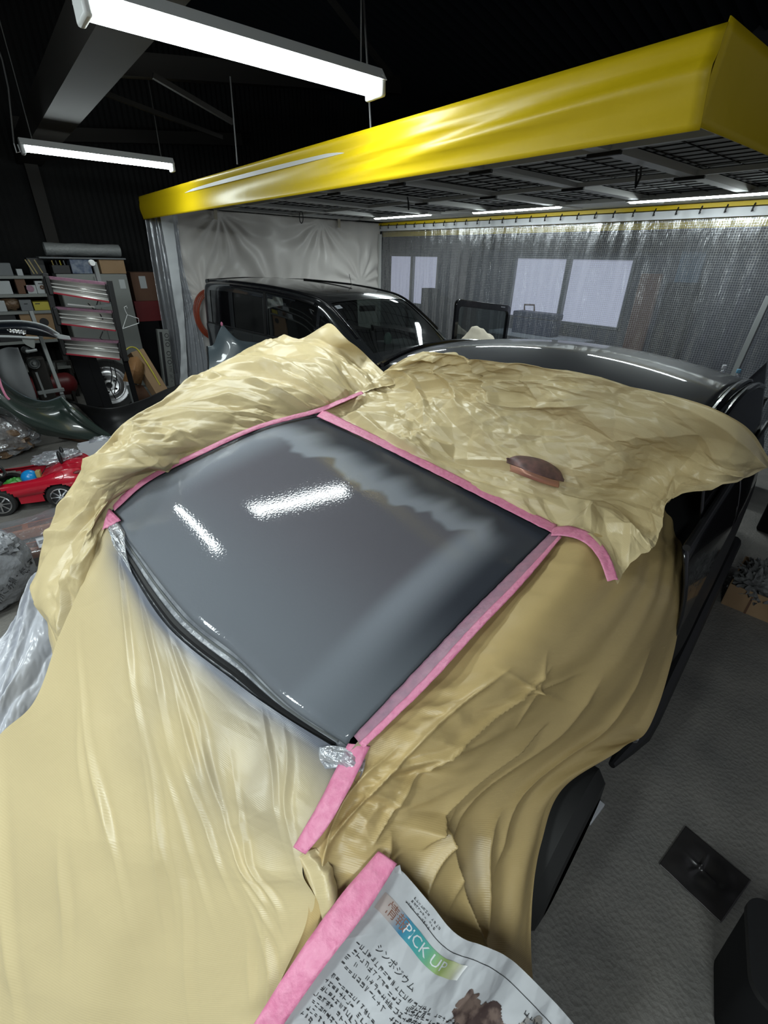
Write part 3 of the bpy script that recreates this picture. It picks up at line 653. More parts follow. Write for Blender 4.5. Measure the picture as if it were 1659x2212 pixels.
# ------------------------------------------------------------------ masking paper sheets
def sheet(name, label, rows, nu, nv, f, amp, seed, cat='masking paper', material=None, edge=0.25, skirt=None, stain=None, relief=None, group=None, ragged=0):
    G = [[UC(q[0], q[1], q[2]) for q in r] for r in rows]
    P = crgrid(G, nu, nv)
    X, Y = metric(P); n = normals(P)
    d = crumple(X, Y, seed, f, amp) if amp else np.zeros(X.shape)
    u_ = np.linspace(0, 1, nu)[:, None]; v_ = np.linspace(0, 1, nv)[None, :]
    e = np.minimum(np.minimum(u_, 1-u_), np.minimum(v_, 1-v_)); d = d*np.clip(e/0.04, edge, 1)
    if relief is not None: d = d+relief(X, Y, u_+0*v_, v_+0*u_)
    P = P+n*d[:, :, None]
    if ragged:                      # torn, uneven free edges
        wv_ = np.clip((v_-0.90)/0.10, 0, 1)**2*np.clip(u_/0.06, 0, 1); wu_ = np.clip((u_-0.93)/0.07, 0, 1)**2
        gv = np.gradient(P, axis=1); gv /= np.linalg.norm(gv, axis=2, keepdims=True); gu = np.gradient(P, axis=0); gu /= np.linalg.norm(gu, axis=2, keepdims=True)
        P = P+gv*((facet(X*13, Y*0+3, seed)*ragged+facet(X*31, Y*0+5, seed+1)*ragged*.4)*wv_)[:, :, None]+gu*(facet(X*0+2, Y*9, seed+2)*ragged*.35*wu_)[:, :, None]
    if skirt:                       # a hem hanging down at the far side: list of (outward, down) steps
        last = P[:, -1]; prev = P[:, -6]; o_ = last-prev; o_[:, 2] = 0; o_ /= np.linalg.norm(o_, axis=1, keepdims=True)+1e-9
        ex = np.stack([last+o_*a_+np.array([0, 0, -b_]) for a_, b_ in skirt], axis=1); P = np.concatenate([P, ex], axis=1)
    o = gridmesh(name, P, material or M['kraft'])
    if stain is not None:
        at = o.data.attributes.new('overspray', 'FLOAT', 'POINT'); s_ = np.zeros(P.shape[:2]); X2, Y2 = metric(P)
        s_[:nu, :nv] = stain(X, Y, u_+0*v_, v_+0*u_); at.data.foreach_set('value', np.clip(s_, 0, 1).reshape(-1).astype(np.float32))
    tag(o, label, cat, group); return o, P

# windscreen sheet
W = [[(688, 888, 1.068), (800, 944, 1.09), (930, 1010, 1.095), (1060, 1076, 1.085), (1196, 1143, 1.062), (1262, 1148, 1.08), (1336, 1254, 1.04)],
     [(770, 848, 1.15), (880, 890, 1.17), (1000, 950, 1.175), (1130, 1010, 1.165), (1260, 1060, 1.135), (1352, 1092, 1.08), (1416, 1166, 1.06)],
     [(812, 815, 1.24), (930, 837, 1.27), (1060, 882, 1.285), (1190, 932, 1.275), (1330, 985, 1.24), (1422, 1030, 1.17), (1458, 1090, 1.13)],
     [(850, 790, 1.335), (960, 797, 1.365), (1100, 832, 1.38), (1240, 872, 1.38), (1390, 922, 1.34), (1492, 972, 1.26), (1550, 1050, 1.15)],
     [(915, 757, 1.432), (1000, 770, 1.455), (1130, 785, 1.475), (1260, 810, 1.475), (1420, 846, 1.45), (1590, 893, 1.42), (1658, 1000, 1.2)]]
def wrel(X, Y, u, v):
    d = 0.030*np.clip(v-0.55, 0, 1)*pn(X*5, Y*4, 61)*2
    for k, (ang, ph, f_) in enumerate(((0.5, 0.1, 5.0), (0.9, 0.4, 6.0), (2.5, 0.7, 7.5))):
        s = (X*math.cos(ang)+Y*math.sin(ang))*f_+ph+0.5*pn(X*2.5, Y*2.5, 63+k)
        d = d+0.012*(0.5-np.abs((s % 1)-0.5))*np.clip(0.3+v+0.8*pn(X*2, Y*2, 70+k), 0, 1)
    return d
sheet('masking_paper_sheet', 'crumpled brown masking paper over the windscreen with pink sanding pad on it', W, 440, 480, 9.0, 0.080, 11, relief=wrel, ragged=0.045)
# left wing sheet
Lr = [[(258, 1180, .87), (238, 1285, .77), (195, 1395, .66), (150, 1440, .56)],
      [(238, 1145, .91), (205, 1235, .84), (160, 1330, .74), (118, 1384, .64)],
      [(240, 1112, .93), (195, 1150, .93), (135, 1195, .86), (79, 1240, .74)],
      [(320, 1041, .995), (262, 1052, 1.02), (192, 1072, 1.0), (128, 1100, .92)],
      [(430, 984, 1.038), (352, 977, 1.09), (272, 985, 1.09), (200, 985, 1.04)],
      [(560, 925, 1.057), (472, 901, 1.135), (372, 892, 1.17), (282, 903, 1.14)],
      [(683, 889, 1.066), (592, 856, 1.16), (482, 838, 1.22), (385, 842, 1.215)],
      [(740, 866, 1.125), (662, 822, 1.23), (562, 792, 1.29), (468, 790, 1.285)],
      [(785, 848, 1.17), (725, 795, 1.28), (645, 762, 1.34), (572, 735, 1.335)],
      [(856, 830, 1.215), (800, 775, 1.33), (752, 735, 1.43), (712, 716, 1.44)]]
def lrel(X, Y, u, v):
    d = 0.05*np.exp(-((u-0.9-0.25*(v-0.5))/0.05)**2)*np.clip(v*1.3, 0, 1)+0.03*np.exp(-((u-0.8+0.2*(v-0.5))/0.035)**2)*(v > 0)*np.clip(v, 0, 1)
    d -= 0.03*np.exp(-((u-0.95)/0.03)**2)
    d += 0.012*np.sin(v*26+5*pn(X*2, Y*2, 33))*np.clip(0.28-u, 0, 1)*4
    return d*np.clip(v/0.06, 0, 1)
sheet('masking_paper_sheet', 'crumpled brown masking paper over the far wing rising to a peak by the dark van', Lr, 440, 220, 8.0, 0.074, 23, skirt=[(.02, .04), (.03, .12), (.035, .25)], relief=lrel)
# right wing sheet
Rr = [[(1204, 1142, 1.062), (1300, 1115, 1.07), (1392, 1098, 1.045), (1440, 1090, 1.0), (1471, 1090, .945)],
      [(1122, 1238, 1.036), (1240, 1245, 1.045), (1368, 1252, .965), (1440, 1260, .88), (1479, 1255, .81)],
      [(1022, 1338, 1.005), (1142, 1372, 1.0), (1275, 1402, .895), (1380, 1425, .75), (1463, 1400, .61)],
      [(912, 1452, .972), (1042, 1492, .95), (1182, 1522, .82), (1302, 1552, .62), (1404, 1565, .46)],
      [(768, 1608, .92), (902, 1642, .89), (1042, 1652, .79), (1190, 1645, .64), (1335, 1622, .52)],
      [(700, 1725, .865), (815, 1760, .835), (955, 1765, .745), (1095, 1742, .65), (1222, 1700, .58)],
      [(655, 1842, .81), (785, 1882, .77), (925, 1880, .685), (1062, 1850, .59), (1178, 1822, .53)],
      [(665, 1975, .74), (790, 2010, .68), (920, 2030, .59), (1050, 1990, .51), (1156, 1955, .46)],
      [(610, 2110, .66), (760, 2140, .58), (900, 2140, .5), (1040, 2110, .42), (1150, 2080, .38)],
      [(540, 2260, .58), (730, 2290, .45), (880, 2280, .38), (1030, 2270, .3), (1166, 2250, .25)]]
def rrel(X, Y, u, v):
    d = np.zeros(X.shape)
    # long ridges running down from the bonnet edge towards the wheel arch
    for (uc, vc, sl, wd, A, u0, u1) in ((.40, .22, .9, .010, .020, .28, .66), (.40, .34, .75, .009, .020, .26, .62), (.50, .12, .5, .014, .016, .42, .8), (.45, .60, .35, .02, .014, .25, .75), (.42, .78, .25, .025, .016, .2, .7), (.62, .5, .5, .016, .018, .52, .85), (.7, .3, .4, .014, .022, .58, .95), (.75, .7, .2, .02, .022, .55, .98)):
        line = vc+(uc-u)*sl*0.5+0.015*np.sin(u*23+vc*40)
        d = d+A*np.exp(-np.abs(v-line)/wd)*np.clip((u-u0)/0.06, 0, 1)*np.clip((u1-u)/0.06, 0, 1)
    # star shaped crease
    uc, vc = 0.315, 0.42; x_ = (X-X[int(uc*(nu0-1)), 0]); y_ = (Y-Y[0, int(vc*(nv0-1))]); r = np.hypot(x_, y_); th = np.arctan2(y_, x_)
    for q in (0.3, 1.4, 2.3, 3.5, 4.4, 5.5): d = d+0.012*np.exp(-np.abs(np.sin((th-q)/2)*r*2)/0.006)*np.clip(1-r/0.16, 0, 1)*(np.cos(th-q) > 0)
    # broad drape folds
    d = d+0.022*pn(v*7+1.5*u, u*2.2, 44)*np.clip(v*2.2, 0, 1)+0.010*np.sin(v*30+4*pn(X*2, Y*2, 45))*np.clip((u-.45)*3, 0, 1)
    # an overlapping fold falling from the middle of the sheet
    ln_ = 0.49+(u-0.56)*0.78; on_ = np.clip((u-0.54)/0.03, 0, 1)*np.clip((0.86-u)/0.06, 0, 1)
    d = d+0.055*np.exp(-np.clip(ln_-v, 0, 1)/0.09)*np.clip(1-(v-ln_)/0.008, 0, 1)*on_
    ln_ = 0.50-(u-0.5)*0.5; d = d+0.028*np.exp(-np.clip(ln_-v, 0, 1)/0.05)*np.clip(1-(v-ln_)/0.008, 0, 1)*np.clip((u-0.36)/0.05, 0, 1)*np.clip((0.62-u)/0.05, 0, 1)
    # crumpled patch beside the nose corner
    pat = np.exp(-((u-.50)/.16)**2-((v-.22)/.16)**2); d = d+crumple(X, Y, 91, 10, 0.055)*pat
    return d*np.clip(v/0.03, 0, 1)
nu0, nv0 = 330, 230
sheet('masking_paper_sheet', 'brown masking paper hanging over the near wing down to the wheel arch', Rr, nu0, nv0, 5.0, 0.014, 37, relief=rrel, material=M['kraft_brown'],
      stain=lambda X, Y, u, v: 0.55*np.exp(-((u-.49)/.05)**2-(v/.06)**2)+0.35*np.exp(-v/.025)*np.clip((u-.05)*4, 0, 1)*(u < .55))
# front sheet
Fr = [[(228, 1132, .915), (272, 1216, .915), (360, 1352, .925), (504, 1470, .922), (613, 1547, .912), (742, 1626, .89)],
      [(180, 1255, .83), (250, 1330, .87), (345, 1440, .88), (480, 1550, .885), (590, 1630, .88), (700, 1722, .868)],
      [(128, 1374, .72), (220, 1460, .78), (330, 1560, .81), (455, 1660, .825), (560, 1740, .83), (668, 1800, .84)],
      [(74, 1515, .62), (180, 1600, .69), (310, 1690, .73), (440, 1780, .75), (550, 1850, .77), (655, 1880, .80)],
      [(-4, 1592, .50), (140, 1730, .60), (280, 1830, .645), (420, 1910, .67), (560, 1960, .71), (690, 1968, .75)],
      [(-90, 1730, .38), (80, 1880, .49), (240, 1980, .545), (390, 2050, .58), (530, 2080, .62), (660, 2080, .68)],
      [(-170, 1920, .24), (20, 2060, .36), (190, 2150, .43), (350, 2210, .47), (490, 2220, .52), (590, 2215, .60)],
      [(-250, 2150, .10), (-40, 2280, .22), (140, 2360, .30), (310, 2400, .35), (450, 2400, .41), (520, 2350, .52)]]
def frel(X, Y, u, v):
    s = Y*math.cos(0.5)+X*math.sin(0.5)*0.45+0.05*pn(X*3, Y*3, 53)
    d = 0.006*np.sin(s*22+2*pn(X*1.3, Y*2, 54))*np.clip(0.4+1.4*pn(X*1.6, Y*2.4, 55), 0, 1)
    # sharper flutes that start and stop
    for k in range(26):
        r_ = random.Random(k*7+3); uc, vc = r_.uniform(.06, .8), r_.uniform(.1, .95); ln = r_.uniform(.07, .17); sl = r_.uniform(.8, 1.6)
        line = (v-vc)-(u-uc)*sl*0.55+0.004*np.sin((u-uc)*25+k)
        d = d+r_.uniform(.003, .008)*np.exp(-np.abs(line)/.014)*np.exp(-((u-uc)/ln)**2)-0.003*np.exp(-((line-.025)/.014)**2)*np.exp(-((u-uc)/ln)**2)
    pat = np.exp(-((u-.42)/.14)**2-((v-.82)/.16)**2)
    d = d+crumple(X, Y, 58, 5, 0.026)*pat
    return d*np.clip(u/0.04, 0, 1)
def fst(X, Y, u, v):
    n = pn(X*4, Y*4, 66)*0.5; t_ = u+0.05*n
    return 1.0*np.exp(-np.clip(t_-0.02, 0, 1)/(0.05+0.06*np.clip(v, 0, 1)))*np.clip(v*5+0.15, 0, 1)+0.26*np.clip(0.4+2.2*pn(X*5, Y*8, 67), 0, 1)*np.exp(-((u-.28)/.17)**2)*np.clip(v*2.2-.4, 0, 1)
sheet('masking_paper_sheet', 'smooth brown masking paper hanging over the nose of the car, grey overspray along its top', Fr, 330, 260, 5.0, 0.011, 51, relief=frel, stain=fst)
# torn flap between the two pink tapes
sheet('masking_paper_flap', 'small torn flap of brown paper between the two pink tape ends', [[(645, 1850, .815), (662, 1840, .83), (682, 1832, .825)], [(665, 1905, .80), (700, 1890, .815), (715, 1872, .80)], [(688, 1950, .775), (712, 1945, .785), (722, 1935, .77)], [(700, 1985, .75), (712, 1982, .75), (720, 1975, .745)]], 50, 30, 14, .02, 77)

# ------------------------------------------------------------------ pink tape
def tape(label, inner, outer, material=None, n=90, amp=0.0022, seed=5, cat='masking tape', name='masking_tape'):
    a_ = cr1([UC(q[0], q[1], q[2]+0.006) for q in inner], n); b_ = cr1([UC(q[0], q[1], q[2]+0.006) for q in outer], n)
    k = 7; P = np.stack([a_*(1-j/(k-1))+b_*(j/(k-1)) for j in range(k)], axis=1)
    X, Y = metric(P); P = P+normals(P)*(amp*(pn(X*30, Y*40, seed)+np.abs(pn(X*70, Y*90, seed+1)))+0.001*np.sin(np.linspace(0, math.pi, k))[None, :])[:, :, None]
    o = gridmesh(name, P, material or M['tape'], solid=0.0006); return tag(o, label, cat, 'strips of pink masking tape')
tape('long thin pink tape along the far side edge of the bonnet', [(247, 1104, .935), (322, 1040, .998), (432, 984, 1.042), (562, 926, 1.062), (684, 893, 1.07), (735, 872, 1.128), (786, 850, 1.178)],
     [(241, 1088, .945), (315, 1031, 1.005), (428, 974, 1.048), (559, 917, 1.067), (680, 884, 1.076), (730, 865, 1.133), (780, 845, 1.183)])
tape('pink tape along the windscreen edge of the bonnet', [(684, 899, 1.07), (800, 953, 1.094), (930, 1018, 1.098), (1060, 1084, 1.087), (1196, 1153, 1.062)], [(700, 885, 1.076), (808, 939, 1.099), (938, 1003, 1.103), (1070, 1069, 1.092), (1204, 1133, 1.066)])
tape('broad pink tape down the near side edge of the bonnet', [(1190, 1150, 1.06), (1108, 1232, 1.04), (1010, 1330, 1.012), (900, 1446, .976), (764, 1590, .925)], [(1212, 1158, 1.066), (1128, 1250, 1.046), (1028, 1352, 1.018), (920, 1470, .98), (782, 1612, .927)], M['tape_dull'])
tape('narrow bright pink tape outside the broad one at the near bonnet edge', [(1208, 1156, 1.07), (1124, 1247, 1.05), (1024, 1348, 1.022), (916, 1466, .984), (775, 1606, .93)], [(1214, 1160, 1.07), (1134, 1256, 1.05), (1036, 1360, 1.022), (928, 1478, .984), (786, 1616, .93)])
tape('pink tape curving over the wing below the windscreen corner', [(1190, 1158, 1.062), (1222, 1158, 1.075), (1262, 1172, 1.07), (1292, 1205, 1.07), (1312, 1256, 1.05)], [(1194, 1138, 1.066), (1232, 1136, 1.08), (1275, 1152, 1.072), (1312, 1192, 1.07), (1336, 1252, 1.055)])
tape('pink tape strip below the near corner of the bonnet nose', [(752, 1606, .91), (722, 1668, .895), (680, 1750, .87), (633, 1830, .83)], [(800, 1612, .915), (762, 1690, .90), (712, 1780, .868), (660, 1846, .832)])
tape('wide bright pink tape holding the newspaper to the brown paper', [(818, 1838, .80), (735, 1935, .785), (645, 2060, .755), (540, 2225, .69), (500, 2290, .665)], [(858, 1866, .80), (790, 1972, .785), (700, 2090, .755), (598, 2235, .69), (560, 2300, .665)])
tape('short crumpled pink tape end at the far corner of the bonnet nose', [(236, 1098, .942), (228, 1118, .935), (220, 1146, .92)], [(262, 1125, .94), (248, 1132, .935), (232, 1140, .925)], n=30, amp=.006)
# film puckered at the near nose corner
sheet('masking_film_tuft', 'puckered tuft of clear film at the near corner of the bonnet nose', [[(690, 1615, .905), (725, 1612, .91), (760, 1620, .915), (790, 1640, .91)], [(690, 1640, .90), (725, 1638, .915), (755, 1645, .92), (785, 1665, .905)], [(700, 1662, .89), (728, 1660, .905), (752, 1675, .905), (772, 1695, .89)]], 40, 50, 22, .03, 87, cat='plastic film', material=M['film'])
sheet('masking_film_strip', 'clear film strip puckered at the far corner of the bonnet nose', [[(244, 1112, .935), (256, 1128, .938), (270, 1150, .94)], [(240, 1140, .928), (254, 1165, .93), (272, 1190, .925)], [(246, 1180, .915), (262, 1205, .915), (285, 1240, .92)]], 50, 20, 20, .02, 88, cat='plastic film', material=M['film'])

# ------------------------------------------------------------------ newspaper
E0 = [(840, 1866, .775), (872, 1888, .76), (932, 1956, .725), (992, 2022, .69), (1090, 2063, .63), (1182, 2148, .56), (1252, 2228, .50)]
rows = [[(p[0]-82*k, p[1]+114*k, p[2]-0.033*k+0.012*(k > 0)) for k in range(5)] for p in E0]
Gn = crgrid([[UC(*q[:2], q[2]) for q in r] for r in rows], 260, 190)
Xn, Yn = metric(Gn); nn = normals(Gn)
rel = crumple(Xn, Yn, 71, 11, 0.036)+0.012*pn(Xn*6, Yn*6, 72)
rel += 0.018*np.exp(-((Yn-0.28-0.25*Xn)/0.02)**2)*np.clip(Xn*4-0.8, 0, 1)
NEWS = Gn+nn*rel[:, :, None]; NN = normals(NEWS)
M['news'] = mat('newsprint', (0.44, 0.45, 0.47), 0.8, var=(5, (0.48, 0.49, 0.51)))
news = gridmesh('newspaper', NEWS, M['news']); tag(news, 'crumpled printed newspaper taped below the near wing', 'newspaper')
LX = Xn[-1, 0]; LY = Yn[0, -1]
def on_news(x, y, lift=0.0012):
    fx = np.clip(x/LX, 0, 1)*(NEWS.shape[0]-1); fy = np.clip(y/LY, 0, 1)*(NEWS.shape[1]-1)
    # arc-length inverse
    fx = np.interp(x, Xn[:, 0], np.arange(NEWS.shape[0])); fy = np.interp(y, Yn[0], np.arange(NEWS.shape[1]))
    i = np.minimum(fx.astype(int), NEWS.shape[0]-2); j = np.minimum(fy.astype(int), NEWS.shape[1]-2); a_ = (fx-i)[:, None]; b_ = (fy-j)[:, None]
    g = lambda A: (A[i, j]*(1-a_)+A[i+1, j]*a_)*(1-b_)+(A[i, j+1]*(1-a_)+A[i+1, j+1]*a_)*b_
    return g(NEWS)+g(NN)*lift
def news_text(mb, body, size, x, y, align='LEFT', rot=0):
    v, f = textmesh(body, size, align)
    if len(v) == 0: return
    c_, s_ = math.cos(rot), math.sin(rot)
    mb.add(on_news(x+v[:, 0]*c_-v[:, 1]*s_, y-(v[:, 0]*s_+v[:, 1]*c_)), f)
def news_patch(x0, x1, y0, y1, shape, n=40, lift=0.0008):
    gx, gy = np.meshgrid(np.linspace(x0, x1, n), np.linspace(y0, y1, n), indexing='ij')
    P = on_news(gx.reshape(-1), gy.reshape(-1), lift).reshape(n, n, 3); u = np.linspace(-1, 1, n)[:, None]; v = np.linspace(-1, 1, n)[None, :]
    msk = shape(u+0*v, v+0*u)[:-1, :-1]; return P, msk
# printed matter of the newspaper
rn = random.Random(4)
M['print_band'] = mat('printed_colour_band', (0.05, 0.22, 0.36), 0.8)
m = M['print_band']; L = m.node_tree.links; uv = nd(m, 'ShaderNodeUVMap'); sp = nd(m, 'ShaderNodeSeparateXYZ'); L.new(uv.outputs[0], sp.inputs[0])
r = nd(m, 'ShaderNodeValToRGB'); cr_ = r.color_ramp
for q, c_ in ((0.0, (.42, .36, .34)), (0.16, (.42, .36, .34)), (0.3, (.03, .17, .30)), (0.5, (.05, .30, .30)), (0.62, (.12, .33, .20)), (0.78, (.30, .38, .12)), (0.9, (.42, .43, .28)), (1.0, (.44, .45, .47))):
    e_ = cr_.elements.new(q); e_.color = (*c_, 1)
cr_.elements.remove(cr_.elements[0])
L.new(sp.outputs[0], r.inputs[0]); L.new(r.outputs[0], m.node_tree.nodes['Principled BSDF'].inputs['Base Color'])
y0b = 0.045
P, msk = news_patch(0.05*LX, LX*0.47, y0b, y0b+0.030, lambda u, v: np.ones(u.shape, bool))
gx = np.linspace(0, 1, 40)[:, None]*np.ones((1, 40))
gridmesh('colour_band', P, M['print_band'], news, uvs=(gx, gx*0), label='blue to green printed band')
M['brown_ink'] = mat('brown_ink', (0.20, 0.09, 0.06), 0.7); M['white_ink'] = mat('white_ink', (0.55, 0.58, 0.6), 0.7)
mb = MB(); news_text(mb, '情報', 0.024, LX*0.085, y0b+0.015); mb.build('band_lettering', M['brown_ink'], news, smooth=0)
mb = MB(); news_text(mb, 'PICK UP', 0.026, LX*0.18, y0b+0.015); mb.build('band_lettering', M['white_ink'], news, smooth=0)
mb = MB(); news_text(mb, 'シンポジウム', 0.015, LX*0.14, 0.115); mb.build('headline', M['ink'], news, smooth=0)
mb = MB(); news_text(mb, '本 の', 0.030, LX*0.52, 0.175); mb.build('headline', M['ink'], news, smooth=0)
def pseudo_lines(mb, x0, x1, y0, y1, pitch, size):
    y = y0
    while y < y1:
        x = x0+rn.uniform(0, size); xe = x1-rn.uniform(0, 0.25)*(x1-x0)*(rn.random() < .3)
        while x < xe:
            if rn.random() > .06:
                for _ in range(rn.randint(2, 4)):
                    if rn.random() < .55: ax, ay, bx, by = x+rn.uniform(0, .15)*size, y+rn.uniform(.1, .9)*size, x+rn.uniform(.6, .85)*size, 0; by = ay; hx, hy = 0, size*0.055
                    else: ax, ay, bx, by = x+rn.uniform(.1, .75)*size, y+rn.uniform(0, .2)*size, 0, y+rn.uniform(.7, .95)*size; bx = ax+rn.uniform(-.15, .15)*size; hx, hy = size*0.055, 0
                    pts = np.array([(ax-hx, ay-hy), (bx-hx, by-hy), (bx+hx, by+hy), (ax+hx, ay+hy)])
                    mb.add(on_news(pts[:, 0], pts[:, 1]), [(0, 1, 2, 3)])
            x += size
        y += pitch
for (x0, x1, y0, y1, pt, sz) in ((0.035, 0.24, 0.128, 0.172, .0155, .0125), (0.03, 0.17, 0.19, 0.27, .014, .0112), (0.20, 0.36, 0.135, 0.22, .013, .0105), (0.03, 0.30, 0.285, 0.46, .0125, .0100), (0.33, 0.50, 0.20, 0.46, .0125, .0100), (0.42, 0.55, 0.045, 0.075, .013, .0105), (0.07, 0.16, 0.012, 0.03, .009, .007), (0.53, LX-.02, 0.20, 0.45, .0125, .0100)):
    if x0 < LX-.03:
        mb = MB(); pseudo_lines(mb, x0*.8, min(x1*.8, LX-.01), y0, min(y1, LY-.01), pt*.82, sz*.76); mb.build('text_block', M['ink'], news, smooth=0)
M['photo_print'] = mat('printed_photo', (0.05, 0.028, 0.025), 0.7, var=(26, (0.16, 0.11, 0.09), 0.05))
M['photo_print2'] = mat('printed_photo_pale', (0.32, 0.29, 0.25), 0.7, var=(40, (0.07, 0.09, 0.13), 0.12))
def wavy(u, v): return (np.abs(v-0.35*np.sin(u*2.6)) < 0.55+0.2*np.sin(u*9))
P, msk = news_patch(LX*.52, LX*.74, 0.085, 0.145, lambda u, v: (u+0.1*np.sin(v*9) > -0.9) & (np.hypot(u*0.8, v) < 1.0+0.2*np.sin(u*11)))
gridmesh('printed_photo', P, M['photo_print'], news, mask=msk, label='dark brown printed picture')
P, msk = news_patch(LX*.52, LX*.58, 0.075, 0.125, lambda u, v: (np.hypot(u, v) < 0.95+0.2*np.sin(np.arctan2(v, u)*5)))
gridmesh('printed_photo', P, M['photo_print'], news, mask=msk)
P, msk = news_patch(LX*.76, LX-.015, 0.035, 0.11, wavy)
gridmesh('printed_photo', P, M['photo_print2'], news, mask=msk, label='many coloured printed picture')
P, msk = news_patch(LX*.62, LX*.86, 0.07, 0.13, wavy)
gridmesh('printed_photo', P, M['photo_print'], news, mask=msk)
xs_ = np.linspace(0.06, LX-0.03, 60)
mb = MB(); a_ = on_news(xs_, 0.030+0*xs_); b_ = on_news(xs_, 0.0312+0*xs_); mb.grid(np.stack([a_, b_], axis=1)); mb.build('printed_rule', M['ink'], news, smooth=0)
# white scrap at the tape end
sheet('newspaper_scrap', 'small white newspaper corner standing up beside the pink tape end', [[(838, 1880, .775), (850, 1874, .785), (864, 1868, .79)], [(846, 1888, .772), (856, 1886, .78), (868, 1889, .782)]], 12, 16, 20, .004, 98, cat='newspaper', material=M['news'])

# ------------------------------------------------------------------ sanding pad on the paper
t = thing('sanding_pad', 'worn pinkish sanding pad lying curled on the windscreen paper', 'sanding pad', UC(1155, 1012, 1.19))
M['pad'] = mat('worn_pink_abrasive', (0.23, 0.12, 0.11), 0.55, var=(30, (0.10, 0.065, 0.065), 0.2)); M['pad_edge'] = mat('copper_edge', (0.48, 0.24, 0.17), 0.35, metal=0.3)
A_ = [UC(*q[:2], q[2]) for q in [(1094, 992, 1.215), (1120, 984, 1.225), (1170, 992, 1.225), (1207, 1014, 1.205), (1219, 1037, 1.178)]]
B_ = [UC(*q[:2], q[2]) for q in [(1094, 1000, 1.195), (1128, 1012, 1.215), (1160, 1024, 1.21), (1190, 1034, 1.195), (1218, 1041, 1.175)]]
a_ = cr1(A_, 40); b_ = cr1(B_, 40); P = np.stack([a_*(1-q)+b_*q+np.array([0, 0, 0.006*math.sin(math.pi*q)]) for q in np.linspace(0, 1, 12)], axis=1)
gridmesh('pad_top', P, M['pad'], t, solid=0.004)
P = np.stack([b_+np.array([-0.004, -0.004, 0.001]), b_+np.array([-0.010, -0.012, -0.010]), b_+np.array([-0.004, -0.008, -0.024])], axis=1)[2:36]
gridmesh('rolled_edge', crgrid(P, 40, 10), M['pad_edge'], t, solid=0.003)

# ------------------------------------------------------------------ the dark van
VF = np.array([0.10, -0.995, 0]); VF /= np.linalg.norm(VF); VL = np.array([0.995, 0.10, 0]); VL /= np.linalg.norm(VL)
VO = np.array([3.52, 3.15, 0])                                  # nose centre
t = thing('van', 'dark grey compact van parked inside the spray booth', 'van', VO-VF*2)
sts = [(0.0, .55, .30, .60, .45, .60, .62, .55, .72, .75), (0.15, .66, .25, .70, .5, .66, .72, .60, .84, .87), (0.34, .70, .22, .73, .55, .69, .80, .62, .87, .90),
       (0.60, .71, .22, .74, .58, .70, .90, .65, .93, .96), (1.0, .71, .22, .74, .6, .71, .95, .64, 1.17, 1.21), (1.38, .71, .22, .745, .6, .715, .96, .62, 1.365, 1.41),
       (1.75, .71, .22, .745, .6, .715, .96, .63, 1.43, 1.475), (2.4, .71, .22, .745, .6, .715, .97, .64, 1.47, 1.515), (3.2, .71, .22, .745, .6, .715, .97, .64, 1.485, 1.53), (3.85, .71, .24, .74, .6, .71, .97, .63, 1.475, 1.52), (4.02, .68, .28, .71, .6, .70, .97, .62, 1.44, 1.48), (4.08, .60, .4, .64, .6, .64, .97, .58, 1.3, 1.34)]
NS = 150
P = loft(sts, NS, VO, -VF, VL)
sk = np.interp(np.linspace(0, len(sts)-1, NS), np.arange(len(sts)), [s_[0] for s_ in sts])
gk = np.linspace(0, 18, 109); sc_ = (sk[:-1]+sk[1:])/2; gc = (gk[:-1]+gk[1:])/2
SS, GG = np.meshgrid(sc_, gc, indexing='ij'); Gm = np.minimum(GG, 18-GG)
shield = (SS > 0.66) & (SS < 1.36) & (GG > 6.75) & (GG < 11.25)
zc_ = (P[:-1, :-1, 2]+P[1:, 1:, 2])/2
sidewin = (Gm > 3.9) & (Gm < 5.6) & (((SS > 1.45-0.0) & (SS < 2.35)) | ((SS > 2.47) & (SS < 3.15)) | ((SS > 3.28) & (SS < 3.8))) & (zc_ > 0.99) & (zc_ < 1.38) 
quarter = (Gm > 3.9) & (Gm < 5.6) & (SS > 1.12) & (SS < 1.4) & (zc_ > 0.99) & (zc_ < 0.78+0.36*SS)
win = shield | sidewin | quarter
M['van_paint'] = mat('van_paint', (0.018, 0.020, 0.023), 0.16, coat=0.8)
gridmesh('body_shell', P, M['van_paint'], t, mask=~win, smooth=40)
Pn = normals(P)
def dil(mk):
    o = mk.copy(); o[1:] |= mk[:-1]; o[:-1] |= mk[1:]; o[:, 1:] |= mk[:, :-1]; o[:, :-1] |= mk[:, 1:]; return o
C_ = P.mean(axis=(0, 1)); outn = Pn*np.sign(((P-C_)*Pn).sum(axis=2, keepdims=True))
Pg = P-outn*0.006
gridmesh('windscreen', Pg, M['glass_dark'], t, mask=dil(shield))
for nm, mk in (('front_side_window', (sidewin & (SS < 2.4)) | quarter), ('rear_side_window', sidewin & (SS > 2.4) & (SS < 3.2)), ('quarter_window', sidewin & (SS > 3.2))):
    for sd in (GG < 9, GG > 9):
        gridmesh(nm, Pg, M['glass_black'] if nm != 'front_side_window' else M['glass_dark'], t, mask=dil(mk & sd))
